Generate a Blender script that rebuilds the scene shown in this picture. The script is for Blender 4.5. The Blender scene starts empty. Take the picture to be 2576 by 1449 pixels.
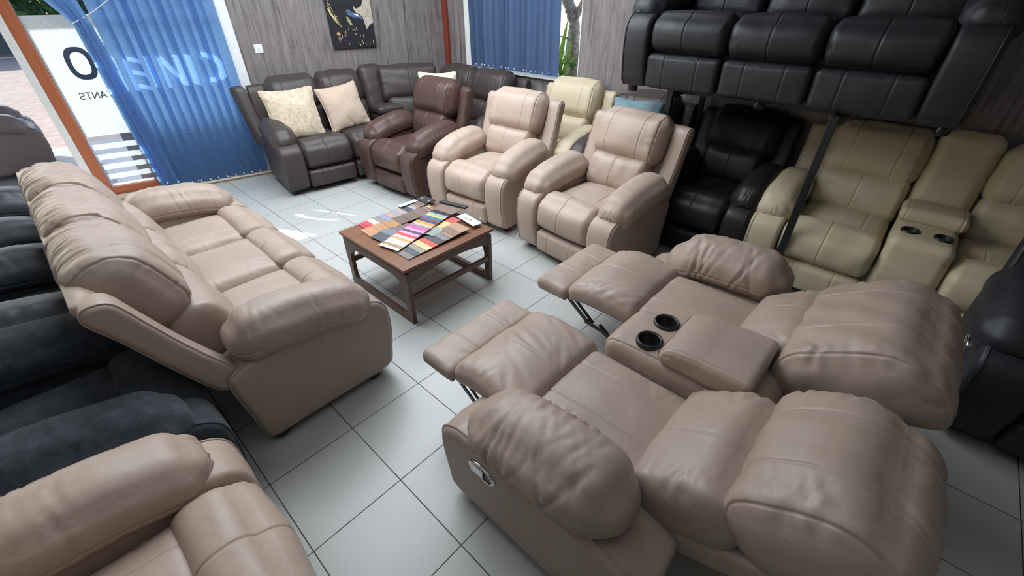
import bpy, bmesh, math, random
import numpy as np
from mathutils import Matrix, Vector
from mathutils.geometry import tessellate_polygon

SC = bpy.context.scene
COL = SC.collection
PI = math.pi

# ------------------------------------------------------------------ camera
CAM_H = 1.7752
F_PX, YAW, PITCH, ROLL = 1083.27, 0.746522655, 0.607018643, -0.0025
cam_d = bpy.data.cameras.new('camera')
cam_d.sensor_fit = 'HORIZONTAL'
cam_d.sensor_width = 36.0
cam_d.lens = F_PX / 2576.0 * 36.0
cam_d.clip_start = 0.02
cam_d.clip_end = 300
cam = bpy.data.objects.new('camera', cam_d)
COL.objects.link(cam)
SC.camera = cam
_f = Vector((math.cos(YAW) * math.cos(PITCH), math.sin(YAW) * math.cos(PITCH), -math.sin(PITCH)))
_r0 = Vector((math.sin(YAW), -math.cos(YAW), 0))
_u0 = _r0.cross(_f)
_r = _r0 * math.cos(ROLL) + _u0 * math.sin(ROLL)
_u = -_r0 * math.sin(ROLL) + _u0 * math.cos(ROLL)
cam.matrix_world = Matrix(((_r.x, _u.x, -_f.x, 0), (_r.y, _u.y, -_f.y, 0), (_r.z, _u.z, -_f.z, CAM_H), (0, 0, 0, 1)))

# ------------------------------------------------------------------ view, sky, sun, added fill lights
SC.view_settings.view_transform = 'Standard'
SC.view_settings.look = 'None'
SC.view_settings.gamma = 1.0
SC.view_settings.use_curve_mapping = False
SC.view_settings.exposure = 0.88

SUN_DIR = Vector((0.44, -0.90, -0.56)).normalized()      # the way the sunlight travels
w = bpy.data.worlds.new('world')
SC.world = w
w.use_nodes = True
nt = w.node_tree
nt.nodes.clear()
sky = nt.nodes.new('ShaderNodeTexSky')
sky.sky_type = 'NISHITA'
sky.sun_disc = False
sky.sun_elevation = math.asin(-SUN_DIR.z)
sky.sun_rotation = math.atan2(-SUN_DIR.x, -SUN_DIR.y)
sky.air_density = 1.0
sky.dust_density = 1.5
bg = nt.nodes.new('ShaderNodeBackground')
bg.inputs['Strength'].default_value = 0.22
wo = nt.nodes.new('ShaderNodeOutputWorld')
nt.links.new(sky.outputs[0], bg.inputs['Color'])
nt.links.new(bg.outputs[0], wo.inputs['Surface'])

sun_d = bpy.data.lights.new('sun', 'SUN')
sun_d.energy = 7.0
sun_d.angle = math.radians(0.6)
sun_d.color = (1.0, 0.95, 0.87)
sun = bpy.data.objects.new('sun', sun_d)
COL.objects.link(sun)
sun.rotation_euler = SUN_DIR.to_track_quat('-Z', 'Y').to_euler()
sun.location = (-4, 14, 8)


def add_fill(x, y, sx, sy, power, color=(1.0, 0.96, 0.9)):  # assumed area light, added out of view to brighten the room
    d = bpy.data.lights.new('fill_light', 'AREA')
    d.shape = 'RECTANGLE'
    d.size, d.size_y = sx, sy
    d.energy = power
    d.color = color
    o = bpy.data.objects.new('fill_light', d)
    COL.objects.link(o)
    o.location = (x, y, 2.66)
    return o


add_fill(1.8, 3.3, 3.0, 2.6, 94, (0.86, 0.94, 1.0))
add_fill(0.3, 0.6, 2.0, 2.0, 6, (0.86, 0.94, 1.0))


# ------------------------------------------------------------------ node helpers
def lin(c):
    return tuple((x / 255 / 12.92) if x / 255 <= 0.04045 else ((x / 255 + 0.055) / 1.055) ** 2.4 for x in c)


class NT:
    def __init__(s, name):
        s.m = bpy.data.materials.new(name)
        s.m.use_nodes = True
        s.t = s.m.node_tree
        s.t.nodes.clear()
        s.out = s.n('ShaderNodeOutputMaterial')

    def n(s, typ, **kw):
        nd = s.t.nodes.new(typ)
        for k, v in kw.items():
            if k in nd.inputs:
                nd.inputs[k].default_value = v
            else:
                setattr(nd, k, v)
        return nd

    def l(s, a, b):
        s.t.links.new(a, b)

    def coord(s, scale=(1, 1, 1), rot=(0, 0, 0), loc=(0, 0, 0)):
        tc = s.n('ShaderNodeTexCoord')
        mp = s.n('ShaderNodeMapping')
        mp.inputs['Scale'].default_value = scale
        mp.inputs['Rotation'].default_value = rot
        mp.inputs['Location'].default_value = loc
        s.l(tc.outputs['Object'], mp.inputs['Vector'])
        return mp.outputs[0]

    def noise(s, vec, scale, detail=3, rough=0.5, dist=0.0):
        nd = s.n('ShaderNodeTexNoise')
        nd.inputs['Scale'].default_value = scale
        nd.inputs['Detail'].default_value = detail
        nd.inputs['Roughness'].default_value = rough
        nd.inputs['Distortion'].default_value = dist
        s.l(vec, nd.inputs['Vector'])
        return nd.outputs['Fac']

    def ramp(s, fac, stops):
        r = s.n('ShaderNodeValToRGB')
        e = r.color_ramp.elements
        while len(e) < len(stops):
            e.new(0.5)
        for el, (p, c) in zip(e, stops):
            el.position = p
            el.color = (*c, 1) if len(c) == 3 else c
        s.l(fac, r.inputs['Fac'])
        return r.outputs['Color']

    def bump(s, h, strength, dist=0.01, prev=None):
        b = s.n('ShaderNodeBump')
        b.inputs['Strength'].default_value = strength
        b.inputs['Distance'].default_value = dist
        s.l(h, b.inputs['Height'])
        if prev is not None:
            s.l(prev, b.inputs['Normal'])
        return b.outputs[0]

    def pbsdf(s, color=None, rough=0.5, metallic=0.0, spec=0.5, normal=None, **kw):
        p = s.n('ShaderNodeBsdfPrincipled')
        if color is not None:
            if isinstance(color, tuple):
                p.inputs['Base Color'].default_value = (*color, 1)
            else:
                s.l(color, p.inputs['Base Color'])
        if isinstance(rough, float):
            p.inputs['Roughness'].default_value = rough
        else:
            s.l(rough, p.inputs['Roughness'])
        p.inputs['Metallic'].default_value = metallic
        p.inputs['Specular IOR Level'].default_value = spec
        if normal is not None:
            s.l(normal, p.inputs['Normal'])
        for k, v in kw.items():
            p.inputs[k].default_value = v
        return p

    def done(s, sh):
        s.l(sh.outputs[0] if hasattr(sh, 'outputs') else sh, s.out.inputs['Surface'])
        return s.m


def mul(c, k):
    return tuple(min(1.0, x * k) for x in c)


def leather(name, c, rough=0.42, spec=0.42, var=0.07, wr=0.16):
    t = NT(name)
    v = t.coord()
    big = t.noise(v, 3.0, 3)
    col = t.ramp(big, [(0.3, mul(c, 1 - var)), (0.7, mul(c, 1 + var))])
    fine = t.noise(v, 420, 2, 0.6)
    soft = t.noise(t.coord(scale=(1, 1, 1.6)), 16, 3, 0.55, 0.9)
    b = t.bump(soft, wr, 0.012)
    b = t.bump(fine, 0.12, 0.001, b)
    rg = t.n('ShaderNodeMapRange')
    t.l(t.noise(v, 9, 3), rg.inputs['Value'])
    rg.inputs['From Min'].default_value = 0.3
    rg.inputs['From Max'].default_value = 0.7
    rg.inputs['To Min'].default_value = rough
    rg.inputs['To Max'].default_value = rough + 0.12
    return t.done(t.pbsdf(col, rg.outputs[0], 0, spec, b))


def plain(name, c, rough=0.5, metallic=0.0, spec=0.5, bump=0.0, scale=60, var=0.06):
    t = NT(name)
    v = t.coord()
    n_ = t.noise(v, scale, 3)
    col = t.ramp(n_, [(0.3, mul(c, 1 - var)), (0.7, mul(c, 1 + var))])
    b = t.bump(n_, bump, 0.004) if bump else None
    return t.done(t.pbsdf(col, rough, metallic, spec, b))


def fabric(name, c, c2, scale=45, rough=0.95, sheen=0.3, bump=0.25):
    t = NT(name)
    v = t.coord(scale=(1, 1, 1))
    a = t.noise(v, scale, 4, 0.65, 0.6)
    f = t.noise(v, scale * 14, 2, 0.5)
    col = t.ramp(a, [(0.32, c), (0.68, c2)])
    b = t.bump(f, bump, 0.002)
    p = t.pbsdf(col, rough, 0, 0.25, b)
    p.inputs['Sheen Weight'].default_value = sheen
    p.inputs['Sheen Roughness'].default_value = 0.5
    return t.done(p)


def wood(name, c1, c2, scale=(3, 40, 40), rough=0.4, bump=0.05):
    t = NT(name)
    v = t.coord(scale=scale)
    a = t.noise(v, 1.0, 5, 0.6, 0.8)
    col = t.ramp(a, [(0.3, c1), (0.7, c2)])
    return t.done(t.pbsdf(col, rough, 0, 0.5, t.bump(a, bump, 0.003)))


M = {}
M['tan'] = leather('leather_tan', (0.43, 0.325, 0.265), 0.40)
M['taupe'] = leather('leather_taupe', (0.36, 0.274, 0.225), 0.40)
M['pale'] = leather('leather_cream', (0.56, 0.465, 0.325), 0.42)
M['brown'] = leather('leather_chestnut', (0.075, 0.040, 0.032), 0.34)
M['umber'] = leather('leather_umber', (0.050, 0.038, 0.035), 0.40)
M['espresso'] = leather('leather_espresso', (0.018, 0.014, 0.0135), 0.42)
M['black'] = leather('leather_black', (0.019, 0.020, 0.025), 0.46, 0.5)
M['slate'] = leather('leather_slate', (0.046, 0.053, 0.063), 0.40)
M['mauve'] = leather('leather_mauve', (0.13, 0.11, 0.115), 0.45)
M['charcoal'] = fabric('suede_charcoal', (0.022, 0.027, 0.034), (0.050, 0.060, 0.074), 22, 0.9, 0.12)
M['plastic'] = plain('black_plastic', (0.012, 0.012, 0.013), 0.28)
M['cup'] = plain('black_cup', (0.010, 0.010, 0.011), 0.35)
M['metal'] = plain('black_metal', (0.014, 0.015, 0.017), 0.35, 0.0, 0.6)
M['chrome'] = plain('chrome', (0.72, 0.73, 0.75), 0.18, 1.0)
M['white'] = plain('white_paint', (0.72, 0.73, 0.72), 0.4)
M['paper'] = plain('white_paper', (0.75, 0.76, 0.76), 0.7)
M['orange'] = wood('orange_timber', (0.36, 0.105, 0.045), (0.43, 0.135, 0.06), (30, 30, 2), 0.4)
M['orange_h'] = wood('orange_timber_rail', (0.36, 0.105, 0.045), (0.43, 0.135, 0.06), (2, 30, 30), 0.4)
M['red'] = wood('red_timber', (0.17, 0.03, 0.018), (0.23, 0.045, 0.028), (30, 30, 2), 0.35)
M['sill'] = plain('cream_sill', (0.55, 0.47, 0.36), 0.5, scale=14, var=0.12)
M['teak'] = wood('teak', (0.13, 0.055, 0.028), (0.235, 0.105, 0.055), (3, 34, 34), 0.32)
M['teak_d'] = wood('teak_dark', (0.085, 0.042, 0.028), (0.13, 0.066, 0.045), (4, 30, 30), 0.38)
M['velvet'] = fabric('velvet_gold', (0.44, 0.33, 0.22), (0.66, 0.56, 0.43), 30, 0.6, 0.6, 0.15)
M['beige'] = fabric('linen_beige', (0.47, 0.36, 0.28), (0.54, 0.42, 0.33), 40, 0.85, 0.3)
M['cream'] = fabric('linen_cream', (0.62, 0.55, 0.43), (0.70, 0.63, 0.50), 30, 0.85, 0.3)
M['teal'] = fabric('linen_teal', (0.14, 0.215, 0.25), (0.18, 0.27, 0.31), 26, 0.9, 0.2)
M['stitch'] = plain('stitch_thread', (0.50, 0.39, 0.30), 0.7)


def mat_panel():
    t = NT('wood_panelling')
    v = t.coord(scale=(9, 9, 0.9))
    a = t.noise(v, 2.2, 6, 0.62, 1.1)
    v2 = t.coord(scale=(46, 46, 1.6))
    b = t.noise(v2, 1.4, 4, 0.6, 0.4)
    mx = t.n('ShaderNodeMath', operation='MULTIPLY_ADD')
    t.l(a, mx.inputs[0])
    mx.inputs[1].default_value = 0.6
    m2 = t.n('ShaderNodeMath', operation='MULTIPLY')
    t.l(b, m2.inputs[0])
    m2.inputs[1].default_value = 0.4
    t.l(m2.outputs[0], mx.inputs[2])
    col = t.ramp(mx.outputs[0], [(0.34, (0.080, 0.067, 0.067)), (0.47, (0.188, 0.165, 0.165)), (0.66, (0.275, 0.245, 0.245))])
    return t.done(t.pbsdf(col, 0.38, 0, 0.5, t.bump(mx.outputs[0], 0.06, 0.003)))


M['panel'] = mat_panel()
TILE = 0.40
GX, GY = 1.2552821840000001, 5.0930297200000005


def mat_tile(name, c, grout, rough):
    t = NT(name)
    tc = t.n('ShaderNodeTexCoord')
    br = t.n('ShaderNodeTexBrick')
    br.offset = 0.0
    br.squash = 1.0
    br.inputs['Color1'].default_value = (*c, 1)
    br.inputs['Color2'].default_value = (*mul(c, 0.955), 1)
    br.inputs['Mortar'].default_value = (*grout, 1)
    br.inputs['Scale'].default_value = 1.0
    br.inputs['Mortar Size'].default_value = 0.0023
    br.inputs['Mortar Smooth'].default_value = 0.25
    br.inputs['Bias'].default_value = 0.0
    br.inputs['Brick Width'].default_value = TILE
    br.inputs['Row Height'].default_value = TILE
    t.l(tc.outputs['Object'], br.inputs['Vector'])
    nz = t.noise(tc.outputs['Object'], 2.5, 4)
    mxc = t.n('ShaderNodeMixRGB', blend_type='MULTIPLY')
    mxc.inputs['Fac'].default_value = 1.0
    t.l(br.outputs['Color'], mxc.inputs[1])
    t.l(t.ramp(nz, [(0.3, (0.95, 0.95, 0.94)), (0.7, (1, 1, 1))]), mxc.inputs[2])
    rr = t.n('ShaderNodeMapRange')
    t.l(br.outputs['Fac'], rr.inputs['Value'])
    rr.inputs['To Min'].default_value = rough
    rr.inputs['To Max'].default_value = 0.85
    inv = t.n('ShaderNodeMath', operation='SUBTRACT')
    inv.inputs[0].default_value = 1.0
    t.l(br.outputs['Fac'], inv.inputs[1])
    return t.done(t.pbsdf(mxc.outputs[0], rr.outputs[0], 0, 0.5, t.bump(inv.outputs[0], 0.35, 0.002)))


M['tile'] = mat_tile('floor_tile', (0.47, 0.475, 0.465), (0.060, 0.040, 0.033), 0.30)


def mat_thin(name, col, trans=0.5, transp=0.0, rough=0.6):
    """sheet that scatters light through: diffuse + translucent (+ see-through)"""
    t = NT(name)
    v = t.coord(scale=(1, 1, 1))
    n1 = t.noise(t.coord(scale=(14, 14, 40)), 3.0, 4, 0.7, 1.2)
    colr = t.ramp(n1, [(0.3, mul(col, 0.78)), (0.7, mul(col, 1.15))])
    d = t.n('ShaderNodeBsdfDiffuse')
    t.l(colr, d.inputs['Color'])
    tr = t.n('ShaderNodeBsdfTranslucent')
    t.l(colr, tr.inputs['Color'])
    mx = t.n('ShaderNodeMixShader')
    mx.inputs[0].default_value = trans
    t.l(d.outputs[0], mx.inputs[1])
    t.l(tr.outputs[0], mx.inputs[2])
    if transp <= 0:
        return t.done(mx)
    tp = t.n('ShaderNodeBsdfTransparent')
    m2 = t.n('ShaderNodeMixShader')
    m2.inputs[0].default_value = transp
    t.l(mx.outputs[0], m2.inputs[1])
    t.l(tp.outputs[0], m2.inputs[2])
    return t.done(m2)


M['blind'] = mat_thin('blind_fabric_blue', (0.23, 0.40, 0.68), 0.78)
M['blind2'] = mat_thin('blind_fabric_navy', (0.10, 0.15, 0.27), 0.50)
M['film'] = mat_thin('frosted_film', (0.62, 0.66, 0.64), 0.60)


def mat_glass(name, tint, refl=0.06):
    t = NT(name)
    tp = t.n('ShaderNodeBsdfTransparent')
    tp.inputs['Color'].default_value = (*tint, 1)
    gl = t.n('ShaderNodeBsdfGlossy')
    gl.inputs['Roughness'].default_value = 0.02
    lw = t.n('ShaderNodeLayerWeight')
    lw.inputs['Blend'].default_value = 0.5
    pw = t.n('ShaderNodeMath', operation='POWER')
    t.l(lw.outputs['Facing'], pw.inputs[0])
    pw.inputs[1].default_value = 4.0
    ma = t.n('ShaderNodeMath', operation='MULTIPLY_ADD')
    t.l(pw.outputs[0], ma.inputs[0])
    ma.inputs[1].default_value = 0.5
    ma.inputs[2].default_value = 0.03
    mx = t.n('ShaderNodeMixShader')
    t.l(ma.outputs[0], mx.inputs[0])
    t.l(tp.outputs[0], mx.inputs[1])
    t.l(gl.outputs[0], mx.inputs[2])
    return t.done(mx)


M['glass'] = mat_glass('window_glass', (0.76, 0.80, 0.85))
M['glass2'] = mat_glass('side_window_glass', (0.92, 0.95, 0.95))

_plain_cache = {}


def pm(name, c, rough=0.6, **kw):
    if name not in _plain_cache:
        _plain_cache[name] = plain(name, c, rough, **kw)
    return _plain_cache[name]


# ------------------------------------------------------------------ object helpers
def mesh_obj(name, verts, faces, mat, parent=None, smooth=True, mats=None, fmat=None):
    me = bpy.data.meshes.new(name)
    v = verts.tolist() if hasattr(verts, 'tolist') else verts
    f = faces.tolist() if hasattr(faces, 'tolist') else faces
    me.from_pydata(v, [], f)
    for m_ in (mats or [mat]):
        me.materials.append(m_)
    if fmat is not None:
        me.polygons.foreach_set('material_index', fmat)
    if smooth:
        me.polygons.foreach_set('use_smooth', [True] * len(me.polygons))
    me.update()
    o = bpy.data.objects.new(name, me)
    COL.objects.link(o)
    if parent is not None:
        o.parent = parent
    return o


def tag(o, label=None, cat=None, group=None, kind=None):
    if label:
        o['label'] = label
    if cat:
        o['category'] = cat
    if group:
        o['group'] = group
    if kind:
        o['kind'] = kind
    return o


def thing(name, label, cat, loc=(0, 0, 0), rz=0.0, group=None, parent=None):
    o = bpy.data.objects.new(name, None)
    o.empty_display_size = 0.1
    COL.objects.link(o)
    o.location = loc
    o.rotation_euler = (0, 0, rz)
    tag(o, label, cat, group)
    return o


class MB:
    """collects shapes for one mesh"""
    def __init__(s):
        s.v, s.f, s.m = [], [], []

    def add(s, v, f, m=0):
        b = len(s.v)
        s.v.extend([tuple(map(float, q)) for q in v])
        s.f.extend([tuple(int(i) + b for i in q) for q in f])
        s.m.extend([m] * len(f))
        return s

    def box(s, c, h, bev=0.0, m=0, R=None):
        cx, cy, cz = c
        hx, hy, hz = h
        if bev <= 0:
            v = [(x, y, z) for x in (-hx, hx) for y in (-hy, hy) for z in (-hz, hz)]
            f = [(0, 1, 3, 2), (4, 6, 7, 5), (0, 4, 5, 1), (2, 3, 7, 6), (0, 2, 6, 4), (1, 5, 7, 3)]
            v = np.array(v)
        else:
            v, f, _ = rbox(hx, hy, hz, min(bev, hx * .98, hy * .98, hz * .98), 1, 1, 1, m=2)
        if R is not None:
            v = v @ np.array(R).T
        return s.add(v + np.array([cx, cy, cz]), f, m)

    def tube(s, pts, r, n=8, m=0, caps=True):
        pts = [np.array(p, float) for p in pts]
        rr = r if hasattr(r, '__len__') else [r] * len(pts)
        rings = []
        prev = None
        for i, p in enumerate(pts):
            d = pts[min(i + 1, len(pts) - 1)] - pts[max(i - 1, 0)]
            d = d / (np.linalg.norm(d) + 1e-9)
            a = prev if prev is not None else (np.array([0, 0, 1.]) if abs(d[2]) < .9 else np.array([1., 0, 0]))
            u = a - d * (a @ d)
            u /= np.linalg.norm(u) + 1e-9
            prev = u
            w_ = np.cross(d, u)
            rings.append([p + rr[i] * (math.cos(2 * PI * k / n) * u + math.sin(2 * PI * k / n) * w_) for k in range(n)])
        v = [q for ring in rings for q in ring]
        f = []
        for i in range(len(pts) - 1):
            for k in range(n):
                f.append((i * n + k, i * n + (k + 1) % n, (i + 1) * n + (k + 1) % n, (i + 1) * n + k))
        if caps:
            f.append(tuple(range(n))[::-1])
            f.append(tuple((len(pts) - 1) * n + k for k in range(n)))
        return s.add(v, f, m)

    def lathe(s, prof, c=(0, 0, 0), n=20, m=0):
        v, f = [], []
        for (r, z) in prof:
            for k in range(n):
                v.append((c[0] + r * math.cos(2 * PI * k / n), c[1] + r * math.sin(2 * PI * k / n), c[2] + z))
        for i in range(len(prof) - 1):
            for k in range(n):
                f.append((i * n + k, i * n + (k + 1) % n, (i + 1) * n + (k + 1) % n, (i + 1) * n + k))
        return s.add(v, f, m)

    def poly(s, outer, holes=(), z=0.0, th=0.0, m=0, axis='xz'):
        """flat polygon with holes in the XZ plane at y = z, optional thickness"""
        loops = [[Vector((a, b, 0)) for a, b in L] for L in (outer, *holes)]
        tri = tessellate_polygon(loops)
        pts = [p for L in loops for p in L]
        s.add([(p.x, z, p.y) for p in pts], tri, m)
        if th:
            s.add([(p.x, z + th, p.y) for p in pts], [t[::-1] for t in tri], m)
            o = 0
            for L in loops:
                n = len(L)
                v = [(p.x, z, p.y) for p in L] + [(p.x, z + th, p.y) for p in L]
                s.add(v, [(i, (i + 1) % n, n + (i + 1) % n, n + i) for i in range(n)], m)
        return s

    def build(s, name, mat, parent=None, smooth=False, mats=None):
        return mesh_obj(name, s.v, s.f, mat, parent, smooth, mats, s.m if mats else None)


def axis_pts(h, r, n, extra, m):
    ang = np.tan(np.linspace(0, PI / 4, m + 1)) * r
    flat = np.linspace(-(h - r), h - r, max(n, 1) + 1)
    a = np.concatenate([-(h - r) - ang[::-1], flat, (h - r) + ang])
    ex = []
    for e in extra:
        for d in (-0.016, -0.009, -0.0045, 0, 0.0045, 0.009, 0.016):
            q = e * h + d
            if abs(q) < h - r * 0.05:
                ex.append(q)
    a = np.sort(np.concatenate([a, ex])) if ex else np.sort(a)
    keep = [a[0]]
    for q in a[1:]:
        if q - keep[-1] > 0.0015:
            keep.append(q)
    keep[-1] = a[-1]
    return np.array(keep)


def rbox(hx, hy, hz, r, nx, ny, nz, ex=(), ey=(), ez=(), m=4):
    r = min(r, hx * .999, hy * .999, hz * .999)
    A = [axis_pts(hx, r, nx, ex, m), axis_pts(hy, r, ny, ey, m), axis_pts(hz, r, nz, ez, m)]
    h = np.array([hx, hy, hz])
    V, Fs, off = [], [], 0
    for ax in range(3):
        i, j = [(1, 2), (2, 0), (0, 1)][ax]
        a, b = A[i], A[j]
        for sg in (-1, 1):
            g = np.zeros((len(a), len(b), 3))
            g[..., i] = a[:, None]
            g[..., j] = b[None, :]
            g[..., ax] = sg * h[ax]
            idx = np.arange(len(a) * len(b)).reshape(len(a), len(b)) + off
            q = np.stack([idx[:-1, :-1], idx[1:, :-1], idx[1:, 1:], idx[:-1, 1:]], -1).reshape(-1, 4)
            if sg < 0:
                q = q[:, ::-1]
            V.append(g.reshape(-1, 3))
            Fs.append(q)
            off += len(a) * len(b)
    V = np.concatenate(V)
    Fs = np.concatenate(Fs)
    key = np.round(V * 2e5).astype(np.int64)
    _, ind, inv = np.unique(key, axis=0, return_index=True, return_inverse=True)
    V = V[ind]
    Fs = inv.reshape(-1)[Fs]
    q0 = V / h
    inner = np.clip(V, -(h - r), h - r)
    d = V - inner
    nn = np.linalg.norm(d, axis=1, keepdims=True)
    P = inner + np.where(nn > 1e-9, d / np.maximum(nn, 1e-9) * r, 0)
    return P, Fs, q0


def vnormals(P, F):
    a, b, c, d = P[F[:, 0]], P[F[:, 1]], P[F[:, 2]], P[F[:, 3]]
    fn = np.cross(c - a, d - b)
    N = np.zeros_like(P)
    for k in range(4):
        np.add.at(N, F[:, k], fn)
    return N / (np.linalg.norm(N, axis=1, keepdims=True) + 1e-12)


def cushion(h, r=0.07, res=0.022, puff=(0, 0, 0), seams=(), creases=(), tilt=0.0, loc=(0, 0, 0), deform=None, xk=1.0,
            seam_d=0.0035, seam_w=0.0045, lump=0.0, seed=0, rz=0.0):
    """soft block: half sizes h, seams [(axis, normalised position)], creases [(qc, dir, length, width, depth)]"""
    hx, hy, hz = h
    ex = [[s_[1] for s_ in seams if s_[0] == k] for k in 'xyz']
    n_ = [max(2, int(2 * (a - min(r, a)) / res)) for a in h]
    n_[0] = max(n_[0], int(2 * hx / res))
    P, F, q = rbox(hx * xk, hy, hz, r, *n_, *ex)
    P[:, 0] /= xk
    P0 = q * np.array(h)
    p = P.copy()
    for i in range(3):
        j, k = (i + 1) % 3, (i + 2) % 3
        p[:, i] += puff[i] * q[:, i] * (1 - q[:, j] ** 2) * (1 - q[:, k] ** 2)
    if deform is not None:
        p = deform(p, q)
    N = vnormals(p, F)
    dsp = np.zeros(len(p))
    for (ax, at) in seams:
        i = 'xyz'.index(ax)
        dd = (P0[:, i] - at * h[i]) / seam_w
        dsp -= seam_d * np.exp(-dd ** 2) - seam_d * 0.22 * np.exp(-((np.abs(dd) - 2.4) / 1.2) ** 2)
    for (qc, dr, L, s_, A) in creases:
        c = np.array(qc) * np.array(h)
        t = np.array(dr, float)
        t /= np.linalg.norm(t) + 1e-9
        dv = P0 - c
        al = dv @ t
        pe = np.maximum((dv ** 2).sum(1) - al ** 2, 0)
        tap = np.clip(1 - np.abs(al) / L, 0, 1)
        g = np.exp(-pe / s_ ** 2)
        g2 = np.exp(-(np.sqrt(pe) / s_ - 1.9) ** 2 / 0.9)
        dsp += tap * (-A * g + 0.45 * A * g2)
    if lump:
        rg = np.random.RandomState(seed + 5)
        for _ in range(7):
            kv = rg.normal(size=3) * rg.uniform(8, 26)
            dsp += lump * 0.38 * np.sin(P0 @ kv + rg.uniform(0, 6.28))
    p = p + N * dsp[:, None]
    if tilt:
        c_, s_ = math.cos(tilt), math.sin(tilt)
        y, z = p[:, 1].copy(), p[:, 2].copy()
        p[:, 1] = y * c_ + z * s_
        p[:, 2] = -y * s_ + z * c_
    if rz:
        c_, s_ = math.cos(rz), math.sin(rz)
        x, y = p[:, 0].copy(), p[:, 1].copy()
        p[:, 0] = x * c_ - y * s_
        p[:, 1] = x * s_ + y * c_
    return p + np.array(loc), F


def punch(P, F, holes, zmin):
    c = P[F].mean(1)
    keep = np.ones(len(F), bool)
    for (x, y, r) in holes:
        keep &= ~(((c[:, 0] - x) ** 2 + (c[:, 1] - y) ** 2 < r * r) & (c[:, 2] > zmin))
    return F[keep]


def cr_smooth(pts, n=4):
    P = [np.array(p, float) for p in pts]
    out = []
    for i in range(len(P)):
        a, b, c, d = P[i - 1], P[i], P[(i + 1) % len(P)], P[(i + 2) % len(P)]
        for k in range(n):
            t = k / n
            out.append(0.5 * ((2 * b) + (c - a) * t + (2 * a - 5 * b + 4 * c - d) * t ** 2 + (3 * b - a - 3 * c + d) * t ** 3))
    return np.array(out)


def prism(poly, x0, x1, bev=0.02, crown=0.0, n=5):
    """closed (y,z) outline swept along x with rounded rims"""
    poly = np.array(poly)
    e = np.roll(poly, -1, 0) - np.roll(poly, 1, 0)
    nm = np.stack([e[:, 1], -e[:, 0]], 1)
    nm /= np.linalg.norm(nm, axis=1, keepdims=True) + 1e-9
    area = 0.5 * np.sum(poly[:, 0] * np.roll(poly[:, 1], -1) - np.roll(poly[:, 0], -1) * poly[:, 1])
    if area < 0:
        poly, nm = poly[::-1], -nm[::-1]
    lay = [(x0 + bev * (1 - math.cos(PI / 2 * k / n)), bev * (1 - math.sin(PI / 2 * k / n))) for k in range(n + 1)]
    if crown:
        lay.append(((x0 + x1) / 2, -crown))
    lay += [(x0 + x1 - a, b) for a, b in lay[:n + 1][::-1]]
    V, F = [], []
    m = len(poly)
    for (x, ins) in lay:
        q = poly - nm * ins
        V.append(np.concatenate([np.full((m, 1), x), q], 1))
    for i in range(len(lay) - 1):
        for k in range(m):
            a, b = i * m + k, i * m + (k + 1) % m
            F.append((a, b, b + m, a + m))
    V = np.concatenate(V)
    tri = tessellate_polygon([[Vector((q[1], q[2], 0)) for q in V[:m]]])
    for ring, sg in ((0, -1), (len(lay) - 1, 1)):
        for t in tri:
            p = [V[ring * m + k] for k in t]
            nx = np.cross(p[1] - p[0], p[2] - p[0])[0] * sg
            F.append(tuple(ring * m + k for k in (t if nx > 0 else t[::-1])))
    return V, F


def piping(poly, x, r=0.0035):
    mb = MB()
    pts = [(x, a, b) for a, b in poly] + [(x, poly[0][0], poly[0][1])]
    mb.tube(pts, r, 6, caps=False)
    return mb


def edge_creases(seed, n, face, L=(0.05, 0.11), s_=(0.004, 0.008), A=(0.003, 0.007), sides=('x-', 'x+'), span=(-.8, .8)):
    """gathers running in from the rim of a cushion; face = (axis, sign)"""
    rg = np.random.RandomState(seed)
    out = []
    fi = 'xyz'.index(face[0])
    for k in range(n):
        sd = sides[k % len(sides)]
        si = 'xyz'.index(sd[0])
        sg = -1 if sd[1] == '-' else 1
        q = np.zeros(3)
        q[fi] = face[1]
        q[si] = sg * rg.uniform(0.80, 0.97)
        oi = 3 - fi - si
        q[oi] = rg.uniform(*span)
        d = np.zeros(3)
        d[si] = -sg
        d[oi] = rg.uniform(-.7, .7)
        out.append((q, d, rg.uniform(*L), rg.uniform(*s_), rg.uniform(*A)))
    return out


# ------------------------------------------------------------------ upholstery
PANEL = [(-.385, .055), (-.43, .16), (-.45, .29), (-.447, .40), (-.425, .46), (-.375, .497), (-.28, .515), (.10, .52), (.27, .48),
         (.305, .42), (.28, .22), (.255, .06), (.12, .05), (-.12, .05)]
WING = [(.20, .43), (.27, .395), (.34, .43), (.39, .60), (.435, .80), (.465, .90), (.45, .945), (.41, .955), (.370, .935), (.345, .84), (.305, .68), (.25, .52)]


def shear(poly, lean):
    return [(y + lean * max(0, z - .42), z) for y, z in poly]


def foot_mesh(x, y):
    mb = MB()
    mb.lathe([(0.0, 0.0), (0.027, 0.0), (0.034, 0.006), (0.037, 0.022), (0.034, 0.045), (0.03, 0.062), (0, 0.062)], (x, y, 0), 18)
    return mb


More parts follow.
